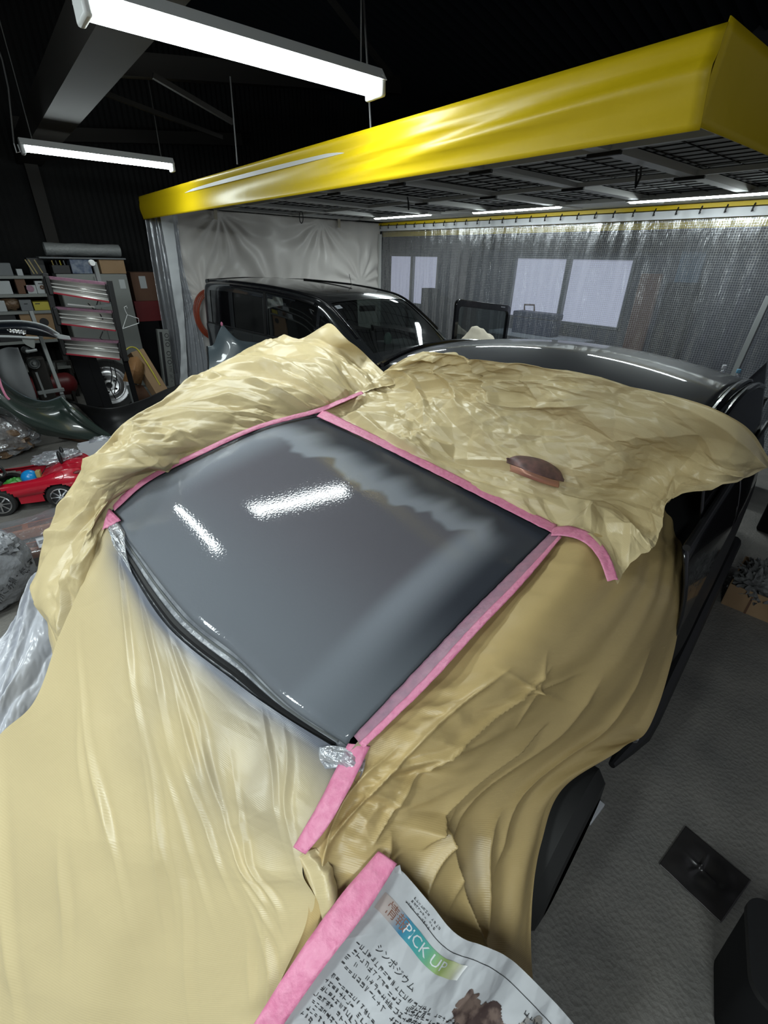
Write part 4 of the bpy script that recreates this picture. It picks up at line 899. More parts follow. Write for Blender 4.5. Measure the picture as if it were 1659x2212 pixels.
# door visor, pillar trims, spoiler, belt line
def vp(s, lat, z): return VO-VF*s+VL*lat+np.array([0, 0, z])
def on_body(s, g): 
    fi = np.interp(s, sk, np.arange(NS)); gi = np.interp(g, gk, np.arange(109)); i = min(int(fi), NS-2); j = min(int(gi), 107); a_ = fi-i; b_ = gi-j
    return (P[i, j]*(1-a_)+P[i+1, j]*a_)*(1-b_)+(P[i, j+1]*(1-a_)+P[i+1, j+1]*a_)*b_
for sd in (0, 1):
    gg = lambda g: g if sd == 0 else 18-g
    pts = [on_body(s_, gg(5.55)) for s_ in np.linspace(1.48, 3.2, 24)]
    off = -VL*0.015*(1 if sd == 0 else -1)
    MB().tube([p_+off for p_ in pts], 0.022, 8).build('door_visor', M['black_gloss'], t)
    MB().tube([on_body(s_, gg(6.3))+np.array([0, 0, 0.004]) for s_ in np.linspace(0.86, 3.9, 50)], 0.016, 8).build('roof_gutter', M['black_gloss'], t)
    MB().tube([on_body(s_, gg(3.95))+off*0.4 for s_ in np.linspace(0.9, 3.9, 40)], 0.009, 6).build('belt_moulding', M['black'], t)
    MB().bar(on_body(2.41, gg(4.0))+off, on_body(2.41, gg(5.5))+off, 0.05, 0.012, VL).build('door_pillar_trim', M['black'], t)
    for s_ in (0.72, 3.35):
        w_ = MB().lathe(vp(s_, (-1 if sd == 0 else 1)*0.60, 0.28), VL*(-1 if sd == 0 else 1), [(.17, 0), (.27, 0), (.28, .03), (.28, .13), (.26, .155), (.18, .16)], 30).build('wheel', M['rubber'], t)
        MB().lathe(vp(s_, (-1 if sd == 0 else 1)*0.64, 0.28), VL*(-1 if sd == 0 else 1), [(0, .07), (.06, .08), (.16, .07), (.18, .11)], 24).build('rim', M['alu'], w_)
MB().tube([vp(4.0+0.06*math.cos(q*1.5), q*0.62, 1.49-0.02*abs(q)) for q in np.linspace(-1, 1, 20)], 0.035, 10).build('roof_spoiler', M['black_gloss'], t)
MB().tube([vp(3.0, 0.30, 1.53), vp(2.6, 0.30, 1.525), vp(2.3, 0.30, 1.52), vp(2.0, 0.30, 1.515)], 0.012, 6).build('roof_rib', M['black'], t)
MB().tube([vp(2.15, 0.42, 1.50), vp(2.2, 0.43, 1.62)], 0.003, 5).build('aerial', M['black'], t)
stc = on_body(1.27, 7.05); stn = np.cross(on_body(1.2, 7.05)-stc, on_body(1.27, 7.3)-stc); stn /= np.linalg.norm(stn); stn *= np.sign(stn[2])
ex = on_body(1.27, 7.4)-stc; ex /= np.linalg.norm(ex); ey = np.cross(stn, ex)
sb = MB().box(stc+stn*0.006, (0.07, 0.055, 0.003), np.stack([ex, ey, stn], axis=1)).build('sticker', M['paper_white'], t, smooth=0)
mb = MB(); text_on(mb, 'S', 0.045, stc+stn*0.009, ex, ey); mb.build('sticker_mark', mat('sticker_ink', (0.05, 0.18, 0.25), 0.5), sb, smooth=0)
# cabin: seats, wheel, mirror
for lat in (-0.33, 0.33):
    mb = MB(); mb.blob(vp(2.0, lat, 0.62), (0.24, 0.26, 0.12)); mb.blob(vp(2.25, lat, 0.90), (0.22, 0.10, 0.34)); mb.blob(vp(2.27, lat, 1.25), (0.12, 0.06, 0.10)); mb.build('front_seat', M['dark_steel'], t)
mb = MB(); mb.blob(vp(3.1, 0, 0.85), (0.58, 0.12, 0.36)); mb.build('rear_seat', M['dark_steel'], t)
MB().box(vp(1.2, 0, 0.86), (1.2, 0.5, 0.16)).build('dashboard', M['black'], t, bevel=0.03)
c_ = vp(1.62, -0.33, 0.98); MB().tube([c_+VL*0.17*math.cos(q)+np.array([0, 0, 0.16*math.sin(q)])-VF*0.06*math.sin(q) for q in np.linspace(0, 6.28, 30)], 0.014, 8).build('steering_wheel', M['black'], t)
MB().box(vp(1.42, 0.03, 1.30), (0.22, 0.03, 0.06)).build('rear_view_mirror', M['black'], t, bevel=0.012)
MB().blob(vp(1.15, 0.1, 1.0), (0.05, 0.04, 0.07)).build('dash_ornament', mat('pale_green', (0.25, 0.4, 0.33), 0.5), t)
# folded cream cloth and black sash frame standing beyond the masked car
cx_ = U(1040, 738, y=3.95)
Pc = crgrid([[U(992, 740, y=4.0), U(1030, 742, y=3.96), U(1075, 742, y=3.96)], [U(1000, 728, y=4.03), U(1030, 722, y=4.0), U(1068, 730, y=4.0)], [U(1012, 718, y=4.06), U(1027, 703, y=4.05), U(1062, 725, y=4.05)], [U(1010, 735, y=4.10), U(1035, 730, y=4.10), U(1066, 740, y=4.10)]], 50, 50)
X_, Y_ = metric(Pc); Pc[:, :, 2] += 0.02*pn(X_*12, Y_*12, 5)
Pc = np.concatenate([np.stack([Pc[0]+np.array([0, -0.03, -q]) for q in (0.9, 0.6, 0.3, 0.1)]), Pc])
o = gridmesh('cream_cloth', Pc, M['cream'], solid=0.006); tag(o, 'folded cream cloth heaped behind the roof of the masked car', 'cloth')
t = thing('sash_frame', 'glossy black window frame standing upright in front of the clear curtain', 'window frame', U(1040, 735, y=4.25))
YS = 4.25
def rr(cx, cz, hw, hh, r, n=8):
    o_ = []
    for (sx, sz, a0) in ((1, 1, 0), (-1, 1, 90), (-1, -1, 180), (1, -1, 270)):
        for k in range(n+1):
            q = math.radians(a0+90*k/n); o_.append((cx+sx*(hw-r)+r*math.cos(q), cz+sz*(hh-r)+r*math.sin(q)))
    return o_
cTL = U(985, 645, y=YS); cTR = U(1103, 660, y=YS+0.03); ew = (cTR-cTL); W_ = np.linalg.norm(ew); ew /= W_; eh = np.array([0.02, 0.02, -1.0]); eh /= np.linalg.norm(eh); en = np.cross(ew, eh)
H_ = 1.22; out = rr(W_/2, H_/2, W_/2, H_/2, 0.07); inn = rr(W_/2, H_/2+0.01, W_/2-0.055, H_/2-0.07, 0.05); k = len(out)
vs = [cTL+ew*a+eh*b+en*d for (lst, d) in ((out, -0.02), (inn, -0.026), (inn, 0.02), (out, 0.02)) for a, b in lst]
fs = [(r_*k+j, r_*k+(j+1) % k, ((r_+1) % 4)*k+(j+1) % k, ((r_+1) % 4)*k+j) for r_ in range(4) for j in range(k)]
MB().add(vs, fs).build('frame', M['black_gloss'], t, bevel=0.006)
MB().add([cTL+ew*a+eh*b for a, b in inn], [tuple(range(k))]).build('pane', M['glass_dark'], t, smooth=0)
MB().box(cTL+ew*W_*0.82+eh*0.03-en*0.028, (0.09, 0.004, 0.014), np.stack([ew, en, eh], axis=1)).build('label', M['alu'], t)
MB().box(cTL+ew*W_*0.5+eh*(H_+0.03), (0.5, 0.3, 0.10), np.stack([ew, en, eh], axis=1)).build('stand_foot', M['black'], t)

# ------------------------------------------------------------------ left background: shelves, cabinet and what stands on them
YSH = 7.75
def ubox(name, label, cat, px0, py0, px1, py1, Y, depth, m_, group=None, bevel=0.003, z0=None, lean=0.0):
    a_ = U(px0, py1, y=Y); b_ = U(px1, py0, y=Y); c_ = U((px0+px1)/2, py0, y=Y)
    x0, x1 = a_[0], U(px1, py1, y=Y)[0]; zt_ = c_[2]; zb_ = a_[2] if z0 is None else z0
    h_ = zt_-zb_
    o = MB().box(((x0+x1)/2, Y+depth/2, zb_+h_/2), (abs(x1-x0), depth, h_)).build(name, m_, smooth=0, bevel=bevel)
    tag(o, label, cat, group); return o, (x0, x1, zb_, zt_)
SZ = [U(40, q, y=YSH)[2] for q in (596, 636, 673)]; SZ += [SZ[2]-0.35, SZ[2]-0.7]
t = thing('shelf_rack', 'grey steel shelf rack full of boxes against the far wall', 'shelf rack', (0.1, YSH+0.25, 0))
xr = U(97, 600, y=YSH)[0]; xl = -0.75
for z_ in SZ: MB().box(((xl+xr)/2, YSH+0.24, z_-0.015), (xr-xl, 0.5, 0.035)).build('shelf', M['cabinet'], t, smooth=0, bevel=0.003)
for x_ in (xl+0.02, xr-0.02):
    for y_ in (YSH+0.02, YSH+0.47): MB().box((x_, y_, (SZ[0]+0.02)/2), (0.04, 0.04, SZ[0]+0.02)).build('upright', M['dark_steel'], t, smooth=0)
def on_shelf(name, label, cat, px0, px1, ptop, lvl, m_, depth=0.25, group=None):
    x0 = U(px0, ptop, y=YSH+.02)[0]; x1 = U(px1, ptop, y=YSH+.02)[0]; zt_ = U((px0+px1)/2, ptop, y=YSH+.02)[2]; zb_ = SZ[lvl]+0.003
    o = MB().box(((x0+x1)/2, YSH+0.02+depth/2, (zb_+zt_)/2), (x1-x0, depth, zt_-zb_)).build(name, m_, smooth=0, bevel=0.004)
    tag(o, label, cat, group); return o, np.array([(x0+x1)/2, YSH+0.019, (zb_+zt_)/2]), x1-x0, zt_-zb_
M['dim_white'] = mat('dim_white_card', (0.42, 0.44, 0.45), 0.7); M['grey_card'] = mat('grey_card', (0.16, 0.17, 0.18), 0.8); M['brown_card'] = mat('brown_card', (0.12, 0.06, 0.035), 0.8)
on_shelf('grey_carton', 'grey carton at the left of the top shelf', 'box', -20, 21, 568, 0, M['grey_card'])
on_shelf('small_white_box', 'small white box leaning on the top shelf beside the gold striped bag', 'box', 34, 47, 581, 0, M['dim_white'], .12)
o, c_, w_, h_ = on_shelf('plastic_bag', 'black bag with gold strips on the top shelf', 'bag', 56, 92, 557, 0, M['black'], .2)
for q in (-.3, -.1, .25): MB().bar(c_+np.array([q*w_, -.004, -h_*.4]), c_+np.array([q*w_-0.05, -.004, h_*.4]), 0.012, 0.003, (0, 1, 0)).build('gold_strip', M['gold'], o)
on_shelf('white_carton', 'white carton at the left of the second shelf', 'box', -20, 20, 607, 1, M['dim_white'])
on_shelf('brown_carton', 'dark brown carton at the back of the second shelf', 'box', 30, 52, 601, 1, M['brown_card'])
o, c_, w_, h_ = on_shelf('leaflet_box', 'white packet with pink print on the second shelf', 'packet', 50, 76, 616, 1, M['dim_white'], .05)
MB().lathe(c_+np.array([0, -.003, .01]), (0, -1, 0), [(0, .003), (w_*.32, .003), (w_*.32, 0)], 14).build('pink_print', M['tape_dull'], o)
o, c_, w_, h_ = on_shelf('card_box', 'white card box with a small dark print on the second shelf end', 'box', 74, 99, 607, 1, M['dim_white'], .15)
MB().lathe(c_+np.array([0, -.003, 0]), (0, -1, 0), [(w_*.06, .003), (w_*.2, .003), (w_*.2, 0)], 12).build('dark_print', M['brown_card'], o)
MB().box(c_+np.array([0, -.003, h_*.3]), (w_*.5, .002, h_*.06)).build('print_line', M['ink'], o, smooth=0)
on_shelf('pale_box', 'pale box at the left of the third shelf', 'box', -20, 9, 650, 2, M['dim_white'])
M['bag_brown'] = mat('brown_bag', (0.16, 0.10, 0.06), 0.3, bump=(14, 1, .03))
x_ = U(27, 662, y=YSH+.1)
tag(MB().blob((x_[0], YSH+.15, SZ[2]+.085), (.11, .10, .085), fn=lambda d: 1+.12*math.sin(d[0]*9)*math.cos(d[2]*7)).build('parts_bag', M['bag_brown'], bevel=0), 'bag of brown parts on the third shelf', 'bag')
o, c_, w_, h_ = on_shelf('grey_box', 'grey card box on the third shelf beside the yellow box', 'box', 40, 66, 648, 2, M['grey_card'])
MB().box(c_+np.array([0, -.003, h_*.15]), (w_*.3, .002, h_*.08)).build('print_line', M['ink'], o, smooth=0)
o, c_, w_, h_ = on_shelf('yellow_box', 'flat yellow box at the right of the third shelf', 'box', 70, 108, 652, 2, M['yellow_box'])
MB().box(c_+np.array([-w_*.25, -.003, h_*.3]), (w_*.28, .002, h_*.1)).build('print_line', M['ink'], o, smooth=0)
z_ = SZ[3]+0.003
a_ = U(40, 678, y=YSH+.02); b_ = U(118, 678, y=YSH+.02)
o = MB().box(((a_[0]+b_[0])/2, YSH+.22, (z_+a_[2])/2), (b_[0]-a_[0], .4, a_[2]-z_)).build('cardboard_box', M['cardboard'], smooth=0, bevel=.004)
tag(o, 'brown cardboard box with a dark oval opening under the third shelf', 'box')
MB().lathe(((a_[0]+b_[0])/2+.05, YSH+.019, a_[2]-.11), (0, -1, 0), [(0, .003), (.05, .003), (.05, 0)], 20).build('dark_oval', M['ink'], o).scale = (1, 1, 1)
on_shelf('dark_carton', 'dark carton left of the cardboard box with the oval', 'box', -20, 32, 680, 3, M['black'])
# cabinet
YC = 7.6
a_ = U(122, 596, y=YC); b_ = U(274, 594, y=YC); zc = U(200, 592, y=YC)[2]
t = thing('steel_cabinet', 'tall pale grey steel cabinet behind the infrared lamp', 'cabinet', ((a_[0]+b_[0])/2, YC+.22, 0))
MB().box(((a_[0]+b_[0])/2, YC+.23, zc/2), (b_[0]-a_[0], .42, zc)).build('body', M['cabinet'], t, smooth=0, bevel=.006)
for k in (0, 1):
    xm = a_[0]+(b_[0]-a_[0])*(.25+.5*k)
    d_ = MB().box((xm, YC+.01, zc/2+.02), ((b_[0]-a_[0])/2-.012, .02, zc-.1)).build('door', M['cabinet'], t, smooth=0, bevel=.003)
    MB().box((a_[0]+(b_[0]-a_[0])*(.46+.08*k), YC-.008, zc*.6), (.02, .02, .12)).build('handle', M['grey_steel'], d_, bevel=.004)
MB().box((b_[0]-.08, YC-.002, zc-.12), (.07, .004, .11)).build('notice', M['dim_white'], t, smooth=0)
def on_cab(name, label, cat, px0, px1, ptop, m_, depth=.3):
    x0 = U(px0, ptop, y=YC)[0]; x1 = U(px1, ptop, y=YC)[0]; zt_ = U((px0+px1)/2, ptop, y=YC)[2]
    o = MB().box(((x0+x1)/2, YC+.03+depth/2, (zc+zt_)/2+.002), (x1-x0, depth, zt_-zc-.004)).build(name, m_, smooth=0, bevel=.004); tag(o, label, cat); return o, np.array([(x0+x1)/2, YC+.03, (zc+zt_)/2]), x1-x0, zt_-zc
M['blue_print'] = mat('blue_printed_card', (0.05, 0.075, 0.14), 0.6, var=(16, (0.20, 0.23, 0.28), .12))
o, c_, w_, h_ = on_cab('parts_tray', 'dark tray of mixed parts on the left end of the steel cabinet', 'tray', 112, 150, 573, M['black'])
for q in range(4): MB().bar(c_+np.array([(-.35+.22*q)*w_, .05, h_*.3]), c_+np.array([(-.42+.22*q)*w_, .0, h_*1.0]), .012).build('loose_part', (M['gold'], M['grey_steel'], M['yellow_box'], M['grey_card'])[q], o)
on_cab('blue_printed_box', 'blue and white patterned box on top of the steel cabinet', 'box', 150, 194, 560, M['blue_print'])
on_cab('brown_carton', 'brown carton on the right end of the steel cabinet', 'box', 214, 268, 561, M['cardboard'])
# rolled wrap on a board above
p0 = U(96, 532, y=YC+.1); p1 = U(262, 548, y=YC+.1); zb_ = U(180, 557, y=YC+.1)[2]
o = MB().box(((p0[0]+p1[0])/2-.04, YC+.18, zb_-.004), (p1[0]-p0[0]+.12, .36, .018)).build('pale_board', M['grey_card'], smooth=0, bevel=.004); tag(o, 'thin grey board lying across the boxes on the cabinet', 'board')
k = 40; ang = np.linspace(0, 2*math.pi*1.9, k)
P = np.zeros((12, k, 3))
for i in range(12):
    for j in range(k):
        r_ = .035+.045*j/(k-1); P[i, j] = (p0[0]+(p1[0]-p0[0])*i/11, YC+.18+r_*1.5*math.cos(ang[j]), zb_+.095+r_*math.sin(ang[j])+.004*math.sin(i*1.3+j))
M['wrap'] = mat('bubble_wrap', (0.23, 0.24, 0.24), .5, bump=(40, .8, .01))
o = gridmesh('bubble_wrap_roll', P, M['wrap']); tag(o, 'loose grey roll of bubble wrap lying above the steel cabinet', 'roll')
# stack right of the cabinet
o, q0_ = ubox('black_crate', 'black crate under the dark red case in the gloom', 'crate', 300, 694, 356, 760, 8.0, .35, M['matte_black'], z0=0.0)
o, q = ubox('red_case', 'dark red case in the gloom right of the steel cabinet', 'case', 298, 650, 352, 692, 8.0, .35, M['dark_red'], z0=q0_[3]+.002)
o, q2 = ubox('carton', 'brown carton with white label on the dark red case', 'box', 293, 588, 345, 646, 8.0, .35, M['brown_card'], z0=q[3]+.002)
MB().box(((q2[0]+q2[1])/2-.02, 7.998, q2[3]-.13), (.09, .004, .16)).build('label', M['dim_white'], o, smooth=0)
# long narrow carton with marker writing
P0 = U(352, 712, y=7.28); P1 = U(367, 838, y=7.26); d_ = P1-P0; Lb = np.linalg.norm(d_); d_ /= Lb
ex = np.array([1.0, 0, 0]); ex -= (ex@d_)*d_; ex /= np.linalg.norm(ex); en = np.cross(ex, d_)
if en[1] > 0: en = -en
o = MB().box((P0+P1)/2-en*.04, (.15, .08, Lb), np.stack([ex, en, d_], axis=1)).build('long_carton', M['cabinet'], smooth=0, bevel=.004)
tag(o, 'long narrow pale carton with marker writing standing beside the corner curtain', 'box')
MB().box((P0+P1)/2-ex*.035+en*.002, (.035, .004, Lb*.92), np.stack([ex, en, d_], axis=1)).build('dark_slot', M['ink'], o)
mb = MB(); text_on(mb, 'OTO  OTO', .085, P0+d_*Lb*.32+ex*.035+en*.003, d_, ex); text_on(mb, 'ﾘｱﾊﾞﾝﾊﾟｰ', .06, P0+d_*Lb*.75+ex*.035+en*.003, d_, ex); mb.build('marker_writing', M['ink'], o, smooth=0)

# ------------------------------------------------------------------ infrared curing lamp
t = thing('infrared_lamp', 'three headed infrared curing lamp on a stand before the steel cabinet', 'heat lamp', (0.9, 6.1, 0))
heads = [((106, 603), (229, 616), (116, 631), (236, 651)), ((123, 668), (243, 677), (133, 698), (250, 713)), ((137, 734), (258, 742), (143, 763), (259, 775))]
M['quartz'] = mat('quartz_tube', (0.7, 0.7, 0.68), .15)
M['reflector'] = mat('satin_reflector', (0.62, 0.61, 0.58), .30, metal=0.45); M['trim_red'] = mat('red_trim', (0.40, 0.03, 0.05), .35)
for hd in heads:
    q = [U(*hd[0], y=6.20), U(*hd[1], y=5.98), U(*hd[2], y=6.16), U(*hd[3], y=5.94)]
    back = np.array([0.12, .99, 0.05]); n_ = 14; P = np.zeros((2, n_, 3))
    for j in range(n_):
        f_ = j/(n_-1); dep = .07*(1-(2*f_-1)**2)
        P[0, j] = q[0]*(1-f_)+q[2]*f_+back*dep; P[1, j] = q[1]*(1-f_)+q[3]*f_+back*dep
    h_ = gridmesh('reflector', P, M['reflector'], t, solid=.003)
    for f_ in (.35, .62):
        MB().tube([q[0]*(1-f_)+q[2]*f_+back*.03, q[1]*(1-f_)+q[3]*f_+back*.03], .006, 8).build('quartz_tube', M['quartz'], h_)
    MB().bar(q[0]+back*.03+np.array([0, 0, .012]), q[1]+back*.03+np.array([0, 0, .012]), .07, .024).build('red_edge', M['tape_dull'], h_)
    MB().bar(q[2]-np.array([0, 0, .006]), q[3]-np.array([0, 0, .006]), .02, .014).build('red_edge', M['trim_red'], h_)
    for e0, e1 in ((q[0], q[2]), (q[1], q[3])):
        s_ = -1 if e0 is q[0] else 1
        MB().box((e0+e1)/2+np.array([.02*s_, .03, 0]), (.04, .10, .17)).build('end_box', M['black'], h_, bevel=.008)
for (pa, pb, Y_) in (((97, 590), (142, 778), 6.22), ((236, 606), (272, 780), 5.94)):
    MB().bar(U(*pa, y=Y_), U(*pb, y=Y_), .035, .05).build('side_rail', M['black'], t, bevel=.004)
p = U(268, 770, y=6.00); MB().bar(p, (p[0]+.02, p[1], 0.06), .05).build('column', M['matte_black'], t, bevel=.004)
for e_ in ((.35, -.25), (-.4, -.2), (.3, .3), (-.35, .3)): MB().bar((p[0]+.02, p[1], .07), (p[0]+.02+e_[0], p[1]+e_[1], .05), .05, .035).build('foot', M['matte_black'], t, bevel=.004)
MB().bar(U(203, 566, y=6.10), U(216, 612, y=6.08), .045, .03).build('tilt_arm', M['grey_steel'], t, bevel=.006)
MB().lathe(U(199, 568, y=6.06), (0, -1, 0), [(0, .02), (.026, .02), (.03, .0), (.03, -.04), (0, -.04)], 16).build('arm_knob', M['white'], t)
MB().bar(U(146, 657, y=6.08), U(205, 663, y=6.05), .014).build('gas_strut', M['alu'], t); MB().bar(U(205, 663, y=6.05), U(243, 657, y=6.00), .03).build('strut_cylinder', M['grey_steel'], t)
for pts in (((212, 648), (206, 668), (215, 676), (222, 690)), ((190, 655), (206, 672), (212, 668)), ((222, 716), (216, 730), (226, 738)), ((236, 780), (242, 810), (238, 840), (250, 862)), ((244, 778), (252, 815), (247, 850))):
    MB().tube([U(*q, y=6.06) for q in pts], .006, 6).build('cable', M['black'], t)
# hanger
P_ = [U(*q, y=5.92) for q in ((265, 710), (300, 698), (299, 688), (275, 680), (265, 710))]
tag(MB().tube(P_+[P_[0]+(P_[1]-P_[0])*.02], .004, 6).tube([P_[3], U(271, 672, y=5.92), U(268, 664, y=5.92), U(273, 661, y=5.92), U(275, 666, y=5.92)], .0035, 6).build('wire_hanger', M['white']), 'white wire coat hanger hooked on the infrared lamp', 'hanger')

# ------------------------------------------------------------------ clutter behind the masked car
def steel_wheel(name, label, px, py, Y_, r):
    c_ = U(px, py, y=Y_); t = thing(name, label, 'wheel', (c_[0], Y_, 0)); ax = np.array([-.15, -1, .18])
    MB().lathe(c_, ax, [(r*.70, -.05), (r*.95, -.06), (r, -.02), (r, .06), (r*.94, .09), (r*.72, .08)], 36).build('tyre', M['rubber'], t)
    MB().lathe(c_, ax, [(r*.72, .085), (r*.68, .05), (r*.60, .03), (r*.52, .05), (r*.40, .055), (r*.34, .02), (r*.22, .015), (r*.2, .03), (r*.12, .03), (r*.11, .0)], 36).build('rim', M['alu'], t)
    MB().lathe(c_, ax, [(r*.11, .0), (0, .0)], 20).build('hub_hole', M['ink'], t)
    u = np.cross(ax, (0, 0, 1)); u /= np.linalg.norm(u); v_ = np.cross(u, ax); v_ /= np.linalg.norm(v_); an = ax/np.linalg.norm(ax)
    for k in range(5):
        q = 2*math.pi*k/5; MB().blob(c_+an*.03+(u*math.cos(q)+v_*math.sin(q))*r*.27, (.014, .014, .014), 8, 6).build('bolt_hole', M['ink'], t)
steel_wheel('spare_tyre', 'spare steel wheel leaning behind the black boards', 236, 832, 6.75, .315)
for k, (pa, pb, wd) in enumerate((((168, 768), (207, 880), .16), ((196, 770), (236, 884), .10))):
    a_ = U(*pa, y=6.5); b_ = U(*pb, y=6.25)
    o = MB().bar(a_, b_, wd, .025, (0, -1, .2)).build('black_board', M['matte_black'], smooth=0, bevel=.003); tag(o, ['wide black board leaning left of the spare steel wheel', 'narrow black board leaning across the spare steel wheel'][k], 'board')
t = thing('long_cardboard_box', 'long opened cardboard box leaning beside the spare steel wheel', 'box', U(310, 850, y=6.3))
a_ = U(292, 760, y=6.45); b_ = U(352, 858, y=6.25)
MB().bar(a_, b_, .17, .12, (.3, -1, .4)).build('carton', M['cardboard'], t, smooth=0, bevel=.004)
P = np.stack([np.stack([U(280, 772, y=6.3), U(297, 770, y=6.28), U(312, 788, y=6.3)]), np.stack([U(272, 798, y=6.22), U(290, 800, y=6.18), U(311, 808, y=6.22)]), np.stack([U(265, 823, y=6.2), U(284, 826, y=6.15), U(305, 832, y=6.2)])])
gridmesh('flap', P, mat('taped_cardboard', (0.36, 0.19, 0.085), .3, bump=(30, .6, .01)), t, solid=.004, smooth=15)
P = np.stack([np.stack([U(286, 830, y=6.3), U(308, 832, y=6.3)]), np.stack([U(300, 868, y=6.25), U(330, 862, y=6.25)])]); gridmesh('inner_flap', P, M['brown_card'], t, solid=.004)
tag(MB().tube(cr1([U(272, 756, y=6.4), U(282, 750, y=6.4), U(296, 754, y=6.4), U(312, 776, y=6.35), U(326, 798, y=6.3), U(346, 832, y=6.25)], 30), .009, 8).build('yellow_strap', mat('yellow_strap', (.50, .44, .06), .5)), 'yellow strap looped over the long cardboard box', 'strap')
tag(MB().bar(U(278, 832, y=6.2), U(293, 878, y=6.15), .05, .02).build('pale_strip', M['grey_steel'], smooth=0), 'short pale metal strip standing under the cardboard flap', 'strip')
# air compressor
c_ = U(112, 832, y=7.4); t = thing('air_compressor', 'red air compressor tank in the dark below the shelves', 'compressor', (c_[0], 7.4, 0))
MB().lathe(c_-np.array([.24, 0, 0]), (1, 0, 0), [(0, -.05), (.08, -.03), (.13, .02), (.14, .06), (.14, .42), (.13, .46), (.08, .51), (0, .53)], 28).build('tank', M['dark_red'], t)
MB().box(c_+np.array([-.08, 0, .2]), (.22, .2, .16)).build('motor', M['dark_steel'], t, bevel=.03)
MB().tube([c_+np.array([.1, 0, .14]), c_+np.array([.12, 0, .28]), c_+np.array([.28, 0, .28]), c_+np.array([.28, 0, .12])], .012, 8).build('handle', M['dark_steel'], t)
for sx in (-.16, .2):
    for sy in (-.1, .1): MB().bar(c_+np.array([sx, sy, -.08]), np.array([c_[0]+sx, 7.4+sy*1.2, 0.002]), .03).build('foot', M['dark_steel'], t)
# work stand and bumpers
t = thing('work_stand', 'grey tubular work stand carrying the black and white bumper', 'stand', (.45, 5.9, 0))
MB().bar(U(66, 672, y=6.0), U(134, 852, y=5.8), .035).build('post', M['grey_steel'], t, bevel=.004)
MB().bar(U(82, 849, y=5.75), U(138, 841, y=5.8), .035).build('cross_bar', M['grey_steel'], t, bevel=.004); MB().bar(U(78, 804, y=5.75), U(99, 858, y=5.75), .018).build('thin_leg', M['grey_steel'], t)
p = U(134, 852, y=5.8); MB().bar(p, (p[0]+.01, p[1], .0), .035).build('post_foot', M['grey_steel'], t)
p = U(-30, 735, y=6.0); MB().bar(p, (p[0], p[1], 0), .035).build('post', M['grey_steel'], t)
t = thing('bumper', 'black bumper with white inside and scraps of foil resting on the work stand', 'bumper', U(60, 730, y=5.6))
rows = [[U(*q, y=5.75) for q in ((-60, 698), (0, 694), (50, 694), (95, 703), (128, 722))], [U(*q, y=5.55) for q in ((-60, 710), (0, 706), (50, 706), (92, 714), (122, 728))], [U(*q, y=5.60) for q in ((-60, 726), (0, 722), (50, 722), (88, 726), (118, 730))]]
M['navy'] = mat('navy_black_paint', (.006, .008, .014), .3, coat=.5)
gridmesh('skin', crgrid(rows, 16, 50), M['navy'], t, solid=.006)
MB().tube(cr1(rows[0], 40), .008, 8).build('white_edge', M['dim_white'], t)
P = crgrid([[U(84, 716, y=5.62), U(108, 720, y=5.62), U(128, 722, y=5.6), U(150, 726, y=5.6)], [U(88, 728, y=5.62), U(106, 727, y=5.62), U(130, 732, y=5.6), U(154, 734, y=5.6)]], 8, 20); gridmesh('white_return', P, M['dim_white'], t, solid=.004)
MB().tube(cr1([U(-40, 726, y=5.52), U(20, 727, y=5.52), U(60, 729, y=5.52), U(84, 730, y=5.52)], 20), .010, 8).build('lower_lip', M['dim_white'], t)
P = crgrid([[U(14, 711, y=5.5), U(36, 711, y=5.5), U(58, 714, y=5.5)], [U(22, 718, y=5.48), U(38, 720, y=5.48), U(54, 723, y=5.5)]], 14, 40); X_, Y_ = metric(P); P[:, :, 2] += .02*pn(X_*60, Y_*40, 3); P[:, :, 1] += .02*pn(X_*50, Y_*60, 4)
gridmesh('foil_scrap', P, M['alu'], t)
P = crgrid([[U(46, 730, y=5.55), U(60, 730, y=5.55), U(75, 729, y=5.55)], [U(52, 742, y=5.55), U(64, 744, y=5.55), U(76, 742, y=5.55)], [U(66, 750, y=5.55), U(70, 752, y=5.55), U(75, 753, y=5.55)]], 10, 14); gridmesh('torn_liner', P, M['cabinet'], t, solid=.003)
P = crgrid([[U(-40, 768, y=6.0), U(10, 752, y=5.9), U(38, 750, y=5.85)], [U(-40, 800, y=5.95), U(20, 796, y=5.8), U(58, 800, y=5.8)], [U(-40, 850, y=5.9), U(35, 850, y=5.75), U(78, 856, y=5.75)], [U(-40, 900, y=5.9), U(35, 900, y=5.75), U(82, 900, y=5.75)]], 40, 30)
X_, Y_ = metric(P); P[:, :, 1] += .02*np.sin(Y_*26)
o = gridmesh('wing_liner', P, mat('grey_plastic', (.10, .105, .11), .6), solid=.005); tag(o, 'curved dull grey plastic panel standing behind the green bumper', 'panel')
# engine parts beside the grey panel
c_ = U(76, 775, y=6.2); t = thing('engine_part', 'dusty pulley assembly behind the grey plastic panel', 'engine part', (c_[0], 6.2, 0))
MB().box((c_[0], 6.3, c_[2]/2), (.16, .14, c_[2])).build('block', M['dark_steel'], t, bevel=.02)
for (px, py, r_) in ((72, 785, .055), (56, 756, .035)):
    MB().lathe(U(px, py, y=6.18), (.3, -1, .1), [(0, .03), (r_*.3, .03), (r_*.35, 0), (r_*.7, 0), (r_*.72, .02), (r_*.85, .0), (r_, .02), (r_, -.03)], 22).build('pulley', M['grey_steel'], t)
MB().tube([U(56, 760, y=6.14), U(80, 756, y=6.14)], .014, 8).build('pale_pipe', M['dim_white'], t)
